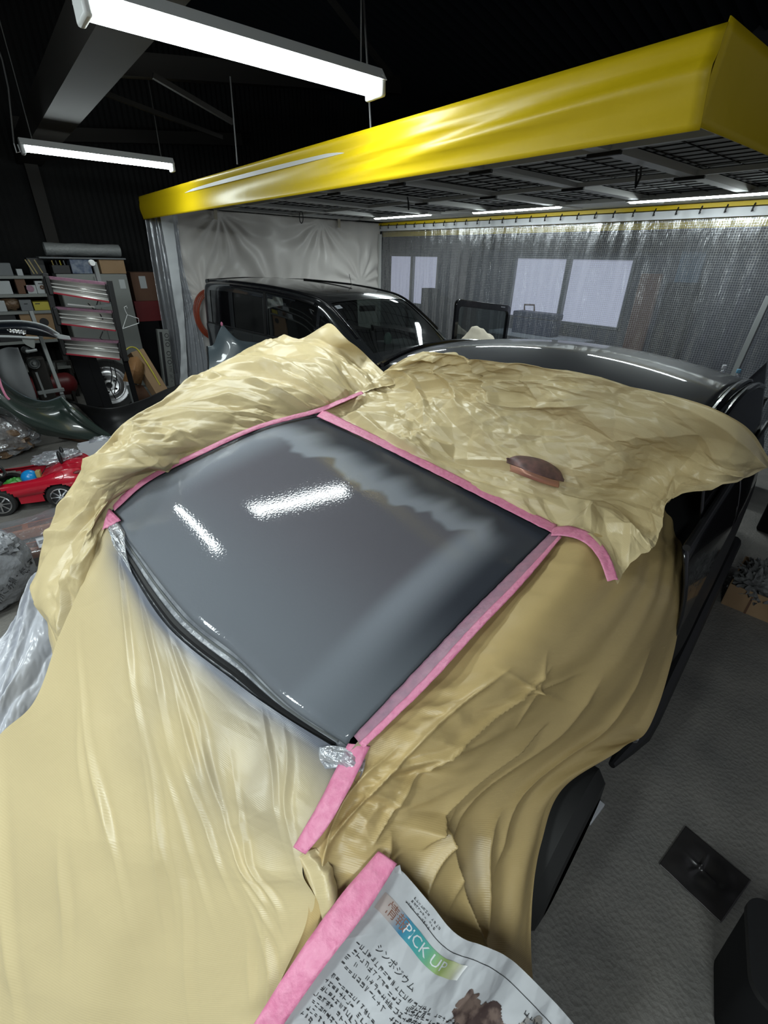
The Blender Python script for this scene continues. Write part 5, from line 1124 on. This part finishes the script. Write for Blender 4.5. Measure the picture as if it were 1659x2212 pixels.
# green bumper cover
t = thing('bumper_cover', 'large dark green bumper cover standing on the floor behind the toy car', 'bumper', (.1, 5.4, 0))
G_ = [[((-70, 760), 5.5), ((-20, 800), 5.55), ((18, 834), 5.6), ((58, 858), 5.65), ((98, 867), 5.68), ((132, 857), 5.7)],
      [((-70, 800), 5.35), ((-20, 835), 5.4), ((25, 868), 5.42), ((72, 888), 5.46), ((118, 895), 5.5), ((165, 885), 5.55)],
      [((-60, 850), 5.35), ((-5, 872), 5.38), ((45, 905), 5.38), ((92, 922), 5.40), ((145, 930), 5.42), ((205, 922), 5.45)],
      [((-30, 890), 5.5), ((20, 900), 5.5), ((80, 935), 5.5), ((122, 944), 5.5), ((185, 950), 5.42), ((250, 950), 5.40)]]
P = crgrid([[U(*q, y=y_) for q, y_ in r] for r in G_], 40, 70)
gridmesh('skin', P, M['green'], t, solid=.006)
MB().tube([p_ for p_ in P[0]], .007, 8).build('rim_edge', M['grey_blue'], t)
MB().tube(cr1([U(132, 860, y=5.55), U(160, 890, y=5.45), U(205, 925, y=5.4), U(260, 957, y=5.35)], 30), [.02+.02*math.sin(math.pi*i/29) for i in range(30)], 10).build('corner_roll', M['green'], t)
tag(MB().tube(cr1([U(-4, 812, y=5.38), U(3, 835, y=5.36), U(12, 854, y=5.34), U(20, 863, y=5.34)], 20), .010, 6).build('tape_scrap', M['tape']), 'pink tape scrap dangling from the green bumper at the left edge', 'tape')
G_ = [[(150, 868, .40), (230, 882, .38), (300, 866, .38), (360, 840, .40), (410, 822, .42), (470, 795, .44)], [(170, 880, .30), (240, 905, .26), (310, 890, .26), (370, 864, .30), (420, 842, .33), (475, 812, .36)], [(225, 935, .14), (280, 945, .10), (340, 915, .10), (390, 885, .14), (440, 860, .18), (485, 828, .24)], [(250, 958, .02), (310, 958, .02), (370, 925, .02), (410, 895, .02), (460, 870, .04), (495, 840, .12)]]
P = crgrid([[U(*q[:2], z=q[2]) for q in r] for r in G_], 30, 70)
o = gridmesh('black_bumper', P, M['black'], solid=.006); tag(o, 'long black bumper lying on the floor along the far side of the masked car', 'bumper')
# grey blue wing leaning on the booth
t = thing('spare_wing', 'grey blue car wing standing on end in front of the van', 'car panel', U(510, 830, y=5.2))
G_ = [[((448, 748), 5.25), ((461, 744), 5.22), ((470, 722), 5.2), ((479, 702), 5.2), ((480, 700), 5.2)], [((450, 765), 5.2), ((470, 760), 5.15), ((495, 740), 5.1), ((505, 729), 5.1), ((512, 732), 5.12)],
      [((449, 800), 5.15), ((480, 795), 5.08), ((515, 780), 5.03), ((535, 760), 5.03), ((552, 740), 5.08)], [((447, 835), 5.15), ((490, 830), 5.08), ((530, 815), 5.03), ((555, 790), 5.03), ((568, 745), 5.1)], [((446, 880), 5.15), ((495, 880), 5.08), ((535, 870), 5.03), ((560, 840), 5.05), ((572, 800), 5.12)]]
P = crgrid([[U(*q, y=y_) for q, y_ in r] for r in G_], 40, 40)
gridmesh('skin', P, M['grey_blue'], t, solid=.004)
MB().tube(cr1([U(447, 748, y=5.24), U(450, 790, y=5.16), U(448, 850, y=5.15)], 16), .008, 8).build('dark_edge', M['black'], t); MB().tube(cr1([U(552, 742, y=5.06), U(555, 765, y=5.04), U(552, 782, y=5.04)], 12), .007, 8).build('flange', M['black'], t)
MB().blob(U(479, 700, y=5.2), (.014, .012, .022), 8, 6).build('tape_tip', M['tape'], t)

# ------------------------------------------------------------------ floor at the left
rnd = random.Random(9)
def lumpy(seed, a=.12, f=5):
    return lambda d: 1+a*float(pn(np.array([[d[0]*f+d[2]*2+seed]]), np.array([[d[1]*f-d[2]*3]]), seed)[0, 0])*2
c_ = U(20, 985, z=.0)
t = thing('rubbish_bag', 'clear bag of crumpled brown paper behind the red toy car', 'bag', (c_[0], c_[1], 0))
MB().blob((c_[0]-.02, c_[1]+.05, .20), (.30, .22, .20), 40, 26, lumpy(3, .2, 4)).build('brown_filling', M['bag_brown'], t)
MB().blob((c_[0]-.02, c_[1]+.05, .212), (.325, .245, .21), 40, 26, lumpy(5, .2, 3)).build('clear_film', M['bag'], t)
MB().blob((c_[0]-.16, c_[1]-.02, .30), (.15, .14, .10), 30, 20, lumpy(6, .3, 4)).build('white_bundle', M['film'], t)
# toy car
F_ = np.array([-.956, .294, 0]); Lt = np.array([.294, .956, 0])      # forward, away from the viewer
rw = U(134, 1070, z=.10); TO = rw-F_*.20+Lt*.17; TO[2] = 0             # tail centre on the floor
t = thing('toy_car', 'red ride on toy convertible with chrome wheels and toys on its seat', 'toy car', TO+F_*.45)
ts = [(-.02, .10, .12, .14, .15, .14, .24, .10, .28, .29), (.05, .16, .09, .18, .14, .19, .25, .15, .315, .33), (.18, .17, .08, .195, .14, .205, .255, .17, .305, .325), (.32, .17, .07, .18, .14, .195, .245, .17, .265, .27), (.5, .17, .07, .18, .13, .19, .225, .17, .245, .25), (.68, .17, .07, .18, .13, .195, .22, .17, .24, .255), (.85, .16, .08, .18, .13, .185, .20, .15, .22, .235), (1.0, .12, .1, .14, .13, .14, .17, .11, .18, .19)]
P = loft(ts, 80, TO, F_, Lt); s2 = np.interp(np.linspace(0, len(ts)-1, 80), np.arange(len(ts)), [q[0] for q in ts]); SS2, GG2 = np.meshgrid((s2[:-1]+s2[1:])/2, gc, indexing='ij')
ck = (SS2 > .30) & (SS2 < .66) & (GG2 > 6.1) & (GG2 < 11.9)
wc = [.20, .60]
arch = np.zeros(ck.shape, bool); zq = (P[:-1, :-1, 2]+P[1:, 1:, 2])/2
for s_ in wc: arch |= (np.hypot(SS2-s_, zq-.10) < .118) & ((GG2 < 4.4) | (GG2 > 13.6))
gridmesh('body', P, M['red'], t, mask=~(ck | arch), smooth=40)
MB().box(TO+F_*.48+np.array([0, 0, .12]), (.30, .30, .03), np.stack([F_, Lt, np.array([0, 0, 1])], axis=1)).build('cockpit_floor', M['black'], t)
MB().box(TO+F_*.30+np.array([0, 0, .20]), (.03, .32, .13), np.stack([F_, Lt, np.array([0, 0, 1])], axis=1)).build('seat_back', M['black'], t, bevel=.01)
MB().box(TO+F_*.45+np.array([0, 0, .09]), (.78, .24, .03), np.stack([F_, Lt, np.array([0, 0, 1])], axis=1)).build('undertray', M['black'], t)
for s_ in wc:
    for sd in (-1, 1):
        c_ = TO+F_*s_+Lt*.16*sd+np.array([0, 0, .10]); ax = Lt*sd
        w_ = MB().lathe(c_, ax, [(.068, .0), (.098, -.02), (.102, .0), (.102, .03), (.096, .042), (.074, .042)], 30).build('wheel', M['rubber'], t)
        mb = MB().lathe(c_, ax, [(.074, .044), (.066, .045), (.064, .03)], 30).lathe(c_, ax, [(.0, .045), (.018, .045), (.02, .03)], 14)
        for k in range(8):
            q = 2*math.pi*k/8; dq = F_*math.cos(q)+np.array([0, 0, math.sin(q)]); mb.bar(c_+ax*.036+dq*.012, c_+ax*.036+dq*.068, .010, .010, ax)
        mb.build('chrome_rim', M['chrome'], w_); MB().lathe(c_, ax, [(0, .024), (.066, .024)], 20).build('rim_back', M['ink'], w_)
for k in (0, 1):
    c_ = TO+F_*(.16-.0*k)+Lt*(-.06+.10*k)+np.array([0, 0, .375]); MB().blob(c_, (.016, .03, .055), 14, 10).build('head_fairing', M['black'], t)
MB().tube([TO+F_*(.62+.0*math.cos(q))+Lt*(-.02+.10*math.cos(q))+F_*.05*math.sin(q)+np.array([0, 0, .31+.05*math.sin(q)]) for q in np.linspace(0, 6.28, 28)], .011, 8).build('steering_wheel', M['black'], t)
for q in (0.3, 2.4, 4.5): MB().bar(TO+F_*.62-Lt*.02+np.array([0, 0, .31]), TO+F_*.62+Lt*(-.02+.09*math.cos(q))+F_*.045*math.sin(q)+np.array([0, 0, .31+.045*math.sin(q)]), .014, .008).build('wheel_spoke', M['chrome'], t)
MB().bar(TO+F_*.66-Lt*.02+np.array([0, 0, .22]), TO+F_*.62-Lt*.02+np.array([0, 0, .31]), .02).build('steering_column', M['black'], t)
MB().blob(TO+F_*.56-Lt*.20+np.array([0, 0, .27]), (.03, .02, .02), 10, 8).build('door_mirror', M['black'], t)
MB().blob(TO+F_*.045-Lt*.165+np.array([0, 0, .275]), (.04, .016, .018), 12, 8).build('tail_lamp', M['dark_red'], t)
MB().lathe(TO+F_*.17-Lt*.190+np.array([0, 0, .275]), -Lt+np.array([0, 0, .6]), [(.030, .002), (.033, .004), (.036, .002)], 24).build('filler_cap', M['red'], t)
c_ = TO+F_*.385-Lt*.10+np.array([0, 0, .255])
tag(MB().blob(c_, (.058, .058, .058), 24, 16).build('ball', M['blue']), 'small blue ball on the seat of the red toy car', 'ball')
tag(MB().blob(TO+F_*.50-Lt*.08+np.array([0, 0, .20]), (.075, .045, .055), 24, 16, lumpy(2, .15, 4)).build('green_toy', M['greent']), 'green rubber toy lying beside the blue ball', 'toy')
tag(MB().box(TO+F_*.315-Lt*.12+np.array([0, 0, .285]), (.03, .045, .05), np.stack([F_, Lt, np.array([0, 0, 1])], axis=1)).build('small_packet', M['gold'], bevel=.003), 'small gold and white packet right of the blue ball', 'packet')
tag(MB().blob(TO+F_*.21+Lt*.05+np.array([0, 0, .345]), (.16, .10, .045), 40, 20, lumpy(8, .22, 3)).build('plastic_bag', M['bag']), 'crumpled clear plastic bag draped over the tail of the toy car', 'bag')
tag(MB().tube([U(25, 1146, z=.02), U(95, 1113, z=.02)], .010, 8).build('metal_rod', M['alu']), 'thin metal rod on the floor in front of the toy car', 'rod')
# orange light bars in clear film
for k, (pa, pb, z_, lb) in enumerate((((-30, 1157), (132, 1118), .09, 'longer orange lamp bar lying nearest the toy car'), ((30, 1186), (112, 1167), .09, 'shorter orange lamp bar beside the tied rubbish bag'))):
    a_ = U(*pa, z=z_); b_ = U(*pb, z=z_); d_ = (b_-a_)/np.linalg.norm(b_-a_); sd = np.cross(d_, (0, 0, 1))
    t = thing('orange_lamp_bar', lb, 'lamp bar', ((a_+b_)/2)*np.array([1, 1, 0]))
    MB().bar(a_-np.array([0, 0, .04]), b_-np.array([0, 0, .04]), .11, .08).build('body', M['orange'], t, bevel=.012)
    Lb = np.linalg.norm(b_-a_)
    n_ = int(Lb/.16)
    for q in range(n_):
        mb = MB(); c_ = a_+d_*(Lb*(q+.5)/n_)
        for r_ in range(4): mb.bar(c_-d_*(Lb/n_*.42)+sd*(.035-.018*r_)+np.array([0, 0, .001]), c_+d_*(Lb/n_*.42)+sd*(.035-.018*r_)+np.array([0, 0, .001]), .007, .003)
        mb.build('vent', M['ink'], t, smooth=0)
P = crgrid([[U(q[0], q[1], z=q[2]) for q in r] for r in [[(-40, 1140, .03), (60, 1118, .05), (145, 1088, .04)], [(-40, 1165, .11), (60, 1140, .12), (150, 1105, .12)], [(-40, 1190, .10), (60, 1165, .115), (150, 1130, .12)], [(-40, 1210, .11), (60, 1195, .12), (140, 1170, .12)], [(-20, 1230, .03), (60, 1215, .05), (130, 1200, .03)]]], 40, 60)
X_, Y_ = metric(P); P[:, :, 2] += .006+.010*pn(X_*12, Y_*12, 6)
o = gridmesh('clear_film', P, M['bag']); tag(o, 'clear plastic film over the two orange lamp bars', 'plastic film')
P = crgrid([[U(q[0], q[1], z=.15) for q in r] for r in [[(76, 1163), (102, 1156)], [(84, 1184), (112, 1176)]]], 6, 8)
o = gridmesh('paper_slip', P, M['paper_white'], solid=.002); tag(o, 'white paper slip on the film over the orange lamp bars', 'paper')
mb = MB()
for f_ in (.3, .5, .7): mb.grid(np.stack([np.stack([P[1, 1]*(1-f_)+P[4, 1]*f_, P[1, 6]*(1-f_)+P[4, 6]*f_]), np.stack([P[1, 1]*(1-f_-.06)+P[4, 1]*(f_+.06), P[1, 6]*(1-f_-.06)+P[4, 6]*(f_+.06)])])+np.array([0, 0, .003]))
mb.build('print_line', M['ink'], o, smooth=0)
# tied rubbish bag with printing
bc = U(18, 1262, y=2.95); bc = np.array([bc[0]-.15, 2.98, .25]); br = np.array([.30, .22, .265])
t = thing('rubbish_bag', 'tied grey rubbish bag printed with black characters at the left edge', 'bag', (bc[0], bc[1], 0))
M['bin_bag'] = mat('printed_bin_bag', (.22, .225, .24), .22, bump=(16, .9, .02))
MB().blob(bc, br, 60, 40, lumpy(4, .06, 4)).build('bag_body', M['bin_bag'], t)
MB().blob(U(8, 1178, y=2.9), (.07, .06, .06), 24, 16, lumpy(11, .3, 5)).build('knot', M['bin_bag'], t)
v_, f_ = textmesh('台所ごみ類・紙くず', 1.0)
pa = U(-14, 1304, y=2.74); pb = U(74, 1208, y=2.74); ex = (pb-pa); Lx = np.linalg.norm(ex); ex /= Lx; vw = (pa+pb)/2-CAM; vw /= np.linalg.norm(vw); ey = np.cross(ex, vw); ey *= np.sign(ey[2]); sc = Lx/8.8
pts = []; lf = lumpy(4, .06, 4)
for q in v_:                                    # the print follows the round of the bag
    p_ = (pa+pb)/2+ex*q[0]*sc+ey*q[1]*sc*1.3; w_ = (p_-CAM)/np.linalg.norm(p_-CAM); o_ = (CAM-bc)/br; e_ = w_/br
    A_, B_, C2 = e_@e_, o_@e_, o_@o_-1.03; D_ = B_*B_-A_*C2
    h_ = CAM+w_*((-B_-math.sqrt(D_))/A_ if D_ > 0 else -B_/A_)
    d_ = (h_-bc)/br; d_ /= np.linalg.norm(d_); pts.append(bc+d_*br*1.02*lf(d_))
MB().add(pts, f_).build('printed_characters', M['ink'], t, smooth=0)
# folded plastic sheeting
Gp = [[(-40, 1440, .46), (28, 1352, .50), (78, 1238, .50), (104, 1250, .42)], [(-60, 1480, .44), (14, 1420, .49), (75, 1325, .52), (132, 1375, .45)], [(-80, 1540, .42), (0, 1490, .46), (60, 1425, .49), (122, 1440, .42)], [(-100, 1590, .40), (-30, 1560, .43), (30, 1520, .44), (100, 1520, .38)], [(-130, 1680, .36), (-50, 1650, .38), (20, 1620, .38), (70, 1600, .34)]]
M['sheeting'] = mat('milky_sheeting', (.42, .43, .47), .22, spec=.7)
P = crgrid([[U(q[0], q[1], z=q[2]) for q in r] for r in Gp], 130, 90)
X_, Y_ = metric(P); r_ = X_*.55+Y_
P[:, :, 2] += .022*np.abs(np.sin(r_*22+2.5*pn(X_*3, Y_*3, 8)))+.014*pn(X_*9, Y_*16, 9)+.01*np.abs(pn(X_*20, Y_*30, 19))
P = np.concatenate([P, np.stack([P[-1]-np.array([0, 0, q]) for q in (.1, .2, .3)])]); P[:, :, 2] = np.maximum(P[:, :, 2], .005)
o = gridmesh('plastic_sheeting', P, M['sheeting'], solid=.004); tag(o, 'folded milky plastic sheeting piled left of the masked nose', 'plastic sheeting')
# white paper bag and loose trim near the green bumper
a_ = U(196, 1000, z=0.0); b_ = U(240, 1000, z=0.0)
t = thing('paper_bag', 'white paper bag standing on the floor behind the far wing', 'bag', (a_+b_)/2)
c_ = (a_+b_)/2
MB().add([c_+np.array(q) for q in ((-.11, 0, 0), (.13, -.05, 0), (.14, .09, 0), (-.1, .12, 0), (-.15, -.01, .21), (.16, -.06, .24), (.17, .08, .22), (-.13, .10, .2))], [(0, 1, 5, 4), (1, 2, 6, 5), (2, 3, 7, 6), (3, 0, 4, 7), (0, 1, 2, 3)]).build('bag_body', M['paper_white'], t, smooth=0)
MB().blob(c_+np.array([.05, .03, .21]), (.09, .05, .04), 20, 14, lumpy(13, .2, 3)).build('clear_filling', M['bag'], t)
t = thing('loose_trim_piece', 'loose brownish trim piece lying under the corner of the green bumper', 'car part', U(180, 945, z=0))
MB().tube(cr1([U(*q, z=.03) for q in ((128, 935), (142, 918), (165, 925), (200, 945), (228, 955))], 24), .012, 8).build('rim_strip', M['dark_steel'], t)
MB().bar(U(130, 942, z=.015), U(225, 962, z=.015), .05, .02).build('brown_strip', M['brown_card'], t, bevel=.004); MB().bar(U(140, 930, z=.02), U(205, 950, z=.02), .09, .03).build('dark_frame', M['ink'], t, bevel=.008)
a_ = U(-20, 915, z=.02); b_ = U(70, 905, z=.02)
t = thing('dark_tray', 'flat dark tray with a pale rim lying behind the bagged brown paper', 'tray', (a_+b_)/2)
MB().bar(a_, b_, .35, .05).build('tray_body', M['matte_black'], t, bevel=.006); MB().tube([U(55, 878, z=.06), U(78, 913, z=.06), U(-20, 922, z=.06)], .006, 6).build('pale_rim', M['grey_steel'], t)

# ------------------------------------------------------------------ floor at the right
q_ = [U(*p_, z=.0) for p_ in ((1558, 1303), (1700, 1362), (1700, 1255), (1575, 1205))]
t = thing('cardboard_tray', 'low cardboard tray filled with crumpled newspaper beside the near car doors', 'box', sum(q_)/4)
fl_ = q_[0]; fr_ = q_[1]; exv = (fr_-fl_)/np.linalg.norm(fr_-fl_); eyv = np.array([-exv[1], exv[0], 0]); eyv *= np.sign(eyv@(q_[3]-q_[0])); wd, dp, hh = .55, .42, .15
def tb(u, v, z): return fl_+exv*u+eyv*v+np.array([0, 0, z])
Rm = np.stack([exv, eyv, np.array([0, 0, 1.])], axis=1)
MB().box(tb(wd/2, dp/2, .006), (wd, dp, .008), Rm).build('tray_floor', M['cardboard'], t, smooth=0)
for (u, v, sx, sy) in ((wd/2, 0, wd, .006), (wd/2, dp, wd, .006), (0, dp/2, .006, dp), (wd, dp/2, .006, dp)): MB().box(tb(u, v, hh/2), (sx, sy, hh), Rm).build('side_wall', M['cardboard'], t, smooth=0)
MB().box(tb(.12, -.006, .06), (.01, .004, .12), Rm).build('tape_mark', M['brown_card'], t, smooth=0)
M['news_grey'] = mat('grimy_newsprint', (.20, .20, .20), .85, var=(30, (.10, .10, .10), .15))
for k, (u, v, r_) in enumerate(((.10, .10, .10), (.26, .12, .11), (.42, .12, .10), (.12, .27, .11), (.30, .30, .12), (.45, .28, .10))):
    o = MB().blob(tb(u, v, .13), (r_, r_*.9, r_*.75), 40, 26, lumpy(20+k, .55, 5)).build('crumpled_newspaper', M['news_grey'])
    tag(o, 'grimy crumpled newspaper ball heaped in the low cardboard tray', 'newspaper', 'newspaper balls in the cardboard tray')
a_ = U(1590, 1195, z=0.0)
t = thing('black_cabinet', 'black cabinet standing in shadow behind the cardboard tray', 'cabinet', a_+np.array([.9, -.3, 0]))
MB().box(a_+np.array([.75, -.42, .32]), (.5, .9, .64)).build('body', M['matte_black'], t, bevel=.02, smooth=0); MB().box(a_+np.array([.75, -.42, .66]), (.54, .94, .03)).build('top', M['black'], t, bevel=.008)
o = MB().blob(a_+np.array([.62, -.2, .70]), (.09, .13, .04), 24, 12, lumpy(31, .3, 4)).build('grey_rag', M['cabinet']); tag(o, 'small grey rag on top of the black cabinet at the right edge', 'rag')
# dented steel plate
q_ = [U(*p_, z=.012) for p_ in ((1481, 1784), (1622, 1902), (1558, 1993), (1424, 1866))]
P = np.zeros((50, 60, 3)); M['plate'] = mat('dark_dented_plate', (.035, .033, .034), .32, metal=.4, var=(7, (.055, .05, .05)))
for i in range(50):
    for j in range(60):
        u, v = i/49, j/59; P[i, j] = (q_[0]*(1-v)+q_[1]*v)*(1-u)+(q_[3]*(1-v)+q_[2]*v)*u
uu = np.linspace(0, 1, 50)[:, None]; vv = np.linspace(0, 1, 60)[None, :]
P[:, :, 2] += .014*pn(uu*3+0*vv, vv*3+0*uu, 12)*np.sin(math.pi*uu)*np.sin(math.pi*vv)*2
th = np.arctan2(uu-.45, vv-.45); rr_ = np.hypot(uu-.45, vv-.45)
for q in (.4, 1.9, 3.1, 4.6): P[:, :, 2] += .012*np.exp(-(np.sin((th-q)/2)*rr_*2/.03)**2)*np.clip(1-rr_/.3, 0, 1)*(np.cos(th-q) > 0)
P[:, :, 2] = np.maximum(P[:, :, 2], .004)
o = gridmesh('steel_plate', P, M['plate'], solid=.003); tag(o, 'dark dented square steel plate lying on the concrete floor', 'plate')
# dark rounded bin at the lower right
a_ = U(1612, 1960, z=.30); b_ = U(1622, 2120, z=.30)
d_ = (b_-a_)/np.linalg.norm(b_-a_); sd = np.cross(d_, (0, 0, 1.)); sd *= np.sign(sd@(U(1700, 2040, z=.3)-a_)); c_ = (a_+b_)/2+sd*.14; c_[2] = 0
t = thing('black_bin', 'black rounded plastic bin at the lower right corner', 'bin', c_)
ol = [(sx*(.14-.05)+.05*math.cos(q), sy*(.12-.05)+.05*math.sin(q)) for (sx, sy, a0) in ((1, 1, 0), (-1, 1, 90), (-1, -1, 180), (1, -1, 270)) for q in [math.radians(a0+15*k) for k in range(7)]]
k = len(ol); lv = [(0.0, .86), (.01, .88), (.28, 1.0), (.30, 1.0)]
vs = [c_+sd*a*s_+d_*b*s_+np.array([0, 0, z_]) for z_, s_ in lv for a, b in ol]
MB().add(vs, [(r_*k+j, r_*k+(j+1) % k, (r_+1)*k+(j+1) % k, (r_+1)*k+j) for r_ in range(3) for j in range(k)]+[tuple(range(k))]).build('bin_body', M['matte_black'], t)
MB().add([c_+sd*a*1.03+d_*b*1.03+np.array([0, 0, z_]) for z_ in (.295, .315) for a, b in ol], [(j, (j+1) % k, k+(j+1) % k, k+j) for j in range(k)]+[tuple(range(k)), tuple(range(k, 2*k))]).build('lid', M['black'], t)
tag(MB().bar(U(1270, 1776, z=.012), U(1300, 1735, z=.012), .022, .02).build('steel_bar', M['paper_white'], bevel=.003), 'short steel bar with its shine painted white, on the floor beside the near wheel', 'bar')  # white diffuse colour stands in for the bright reflection of metal
# two bottles standing beyond the car roof, on a trolley
c_ = U(1578, 800, x=5.0)
t = thing('tool_trolley', 'dark tool trolley hidden behind the masked car roof', 'trolley', (5.0, c_[1], 0))
zt_ = c_[2]-.2
MB().box((5.0, c_[1]-.05, zt_-.02), (.4, .5, .03)).build('top', M['dark_steel'], t, bevel=.004); MB().box((5.0, c_[1]-.05, .3), (.4, .5, .03)).build('shelf', M['dark_steel'], t, bevel=.004)
for sx in (-.18, .18):
    for sy in (-.28, .18): MB().box((5.0+sx, c_[1]+sy, (zt_-.03)/2), (.03, .03, zt_-.03)).build('leg', M['dark_steel'], t, smooth=0)
for k, (px, py, m_, lb) in enumerate(((1564, 794, 'paper_white', 'clear bottle with white cap showing over the car roof'), (1595, 803, 'blue_cap', 'clear bottle with pale blue cap showing over the car roof'))):
    if m_ == 'blue_cap': M['blue_cap'] = mat('blue_cap', (.12, .32, .48), .4)
    p_ = U(px, py, x=5.0); t = thing('bottle', lb, 'bottle', (p_[0], p_[1], zt_-.005))
    hb = p_[2]-zt_
    MB().lathe((p_[0], p_[1], zt_-.005), (0, 0, 1), [(0, 0), (.03, 0), (.032, .01), (.032, hb*.7), (.013, hb*.9), (.013, hb+.0)], 18).build('bottle_body', M['bag'], t)
    MB().lathe((p_[0], p_[1], zt_+hb-.01), (0, 0, 1), [(0, .032), (.015, .032), (.017, .028), (.017, 0), (0, 0)], 16).build('cap', M[m_], t)

# ------------------------------------------------------------------ beyond the clear curtain
XB = 6.45
a_ = U(1100, 716, x=XB); b_ = U(1215, 732, x=XB)
t = thing('workbench', 'workbench under the wide window behind the clear curtain', 'workbench', (XB+.15, (a_[1]+b_[1])/2, 0))
zt_ = a_[2]; yc = (a_[1]+b_[1])/2; yl = abs(a_[1]-b_[1])+.6
MB().box((XB+.12, yc, zt_-.02), (.5, yl, .04)).build('top', M['dim_white'], t, smooth=0)
for sx in (-.1, .32):
    for sy in (-.5, .5): MB().box((XB+sx, yc+sy*(yl-.1), zt_/2-.02), (.05, .05, zt_-.04)).build('leg', M['dark_steel'], t, smooth=0)
a_ = U(1112, 670, x=XB); b_ = U(1192, 712, x=XB)
t = thing('toolbox', 'blue toolbox with handle on the workbench behind the clear curtain', 'toolbox', (XB+.1, (a_[1]+b_[1])/2, zt_))
M['blue_dark'] = mat('dark_blue', (.02, .03, .07), .5); hb = a_[2]-zt_
MB().box((XB+.1, (a_[1]+b_[1])/2, zt_+hb*.36), (.22, abs(a_[1]-b_[1]), hb*.72)).build('box_body', M['blue_dark'], t, bevel=.01); MB().box((XB+.1, (a_[1]+b_[1])/2, zt_+hb*.86), (.24, abs(a_[1]-b_[1])+.03, hb*.26)).build('lid', M['blue_dark'], t, bevel=.015)
h0 = U(1133, 670, x=XB); h1 = U(1154, 672, x=XB); MB().tube([h0, U(1133, 658, x=XB), U(1154, 659, x=XB), h1], .012, 8).build('handle', M['brown_card'], t)
def bx(name, label, cat, px0, px1, ptop, m_, dx=.25, X=6.5):
    a_ = U(px0, ptop, x=X); b_ = U(px1, ptop, x=X); o = MB().box((X+dx/2, (a_[1]+b_[1])/2, a_[2]/2), (dx, abs(a_[1]-b_[1]), a_[2])).build(name, m_, smooth=0, bevel=.006); tag(o, label, cat)
bx('tall_carton', 'dark tall carton before the narrow window behind the van', 'box', 911, 930, 622, M['dark_steel'])
bx('dark_bundle', 'dark low bundle between the narrow window and the wall pillar', 'bundle', 942, 975, 640, M['dark_steel'])
bx('wooden_board', 'tall brown wooden board right of the wide window behind the curtain', 'board', 1385, 1432, 590, mat('brown_wood', (.13, .06, .035), .7), .05)
bx('grey_locker', 'grey locker at the right behind the clear curtain', 'locker', 1440, 1500, 610, M['dark_steel'], .3)
struct(MB().box((6.6, (U(975, 600, x=6.6)[1]+U(1003, 600, x=6.6)[1])/2, 1.9), (.2, .2, 3.8)).build('trim_8', mat('pillar_brown', (.13, .115, .105), .7), smooth=0))
P = np.zeros((30, 12, 3)); p0 = U(1490, 495, x=6.84); p1 = U(1545, 495, x=6.84)
for i in range(30):
    for j in range(12): P[i, j] = p0*(1-i/29)+p1*(i/29)+np.array([.04*math.sin(i*1.1), 0, -.95*j/11])
o = gridmesh('blue_cloth', P, mat('pale_blue_cloth', (.16, .24, .31), .9), solid=.004); tag(o, 'pale blue cloth hanging behind the right part of the curtain', 'cloth')
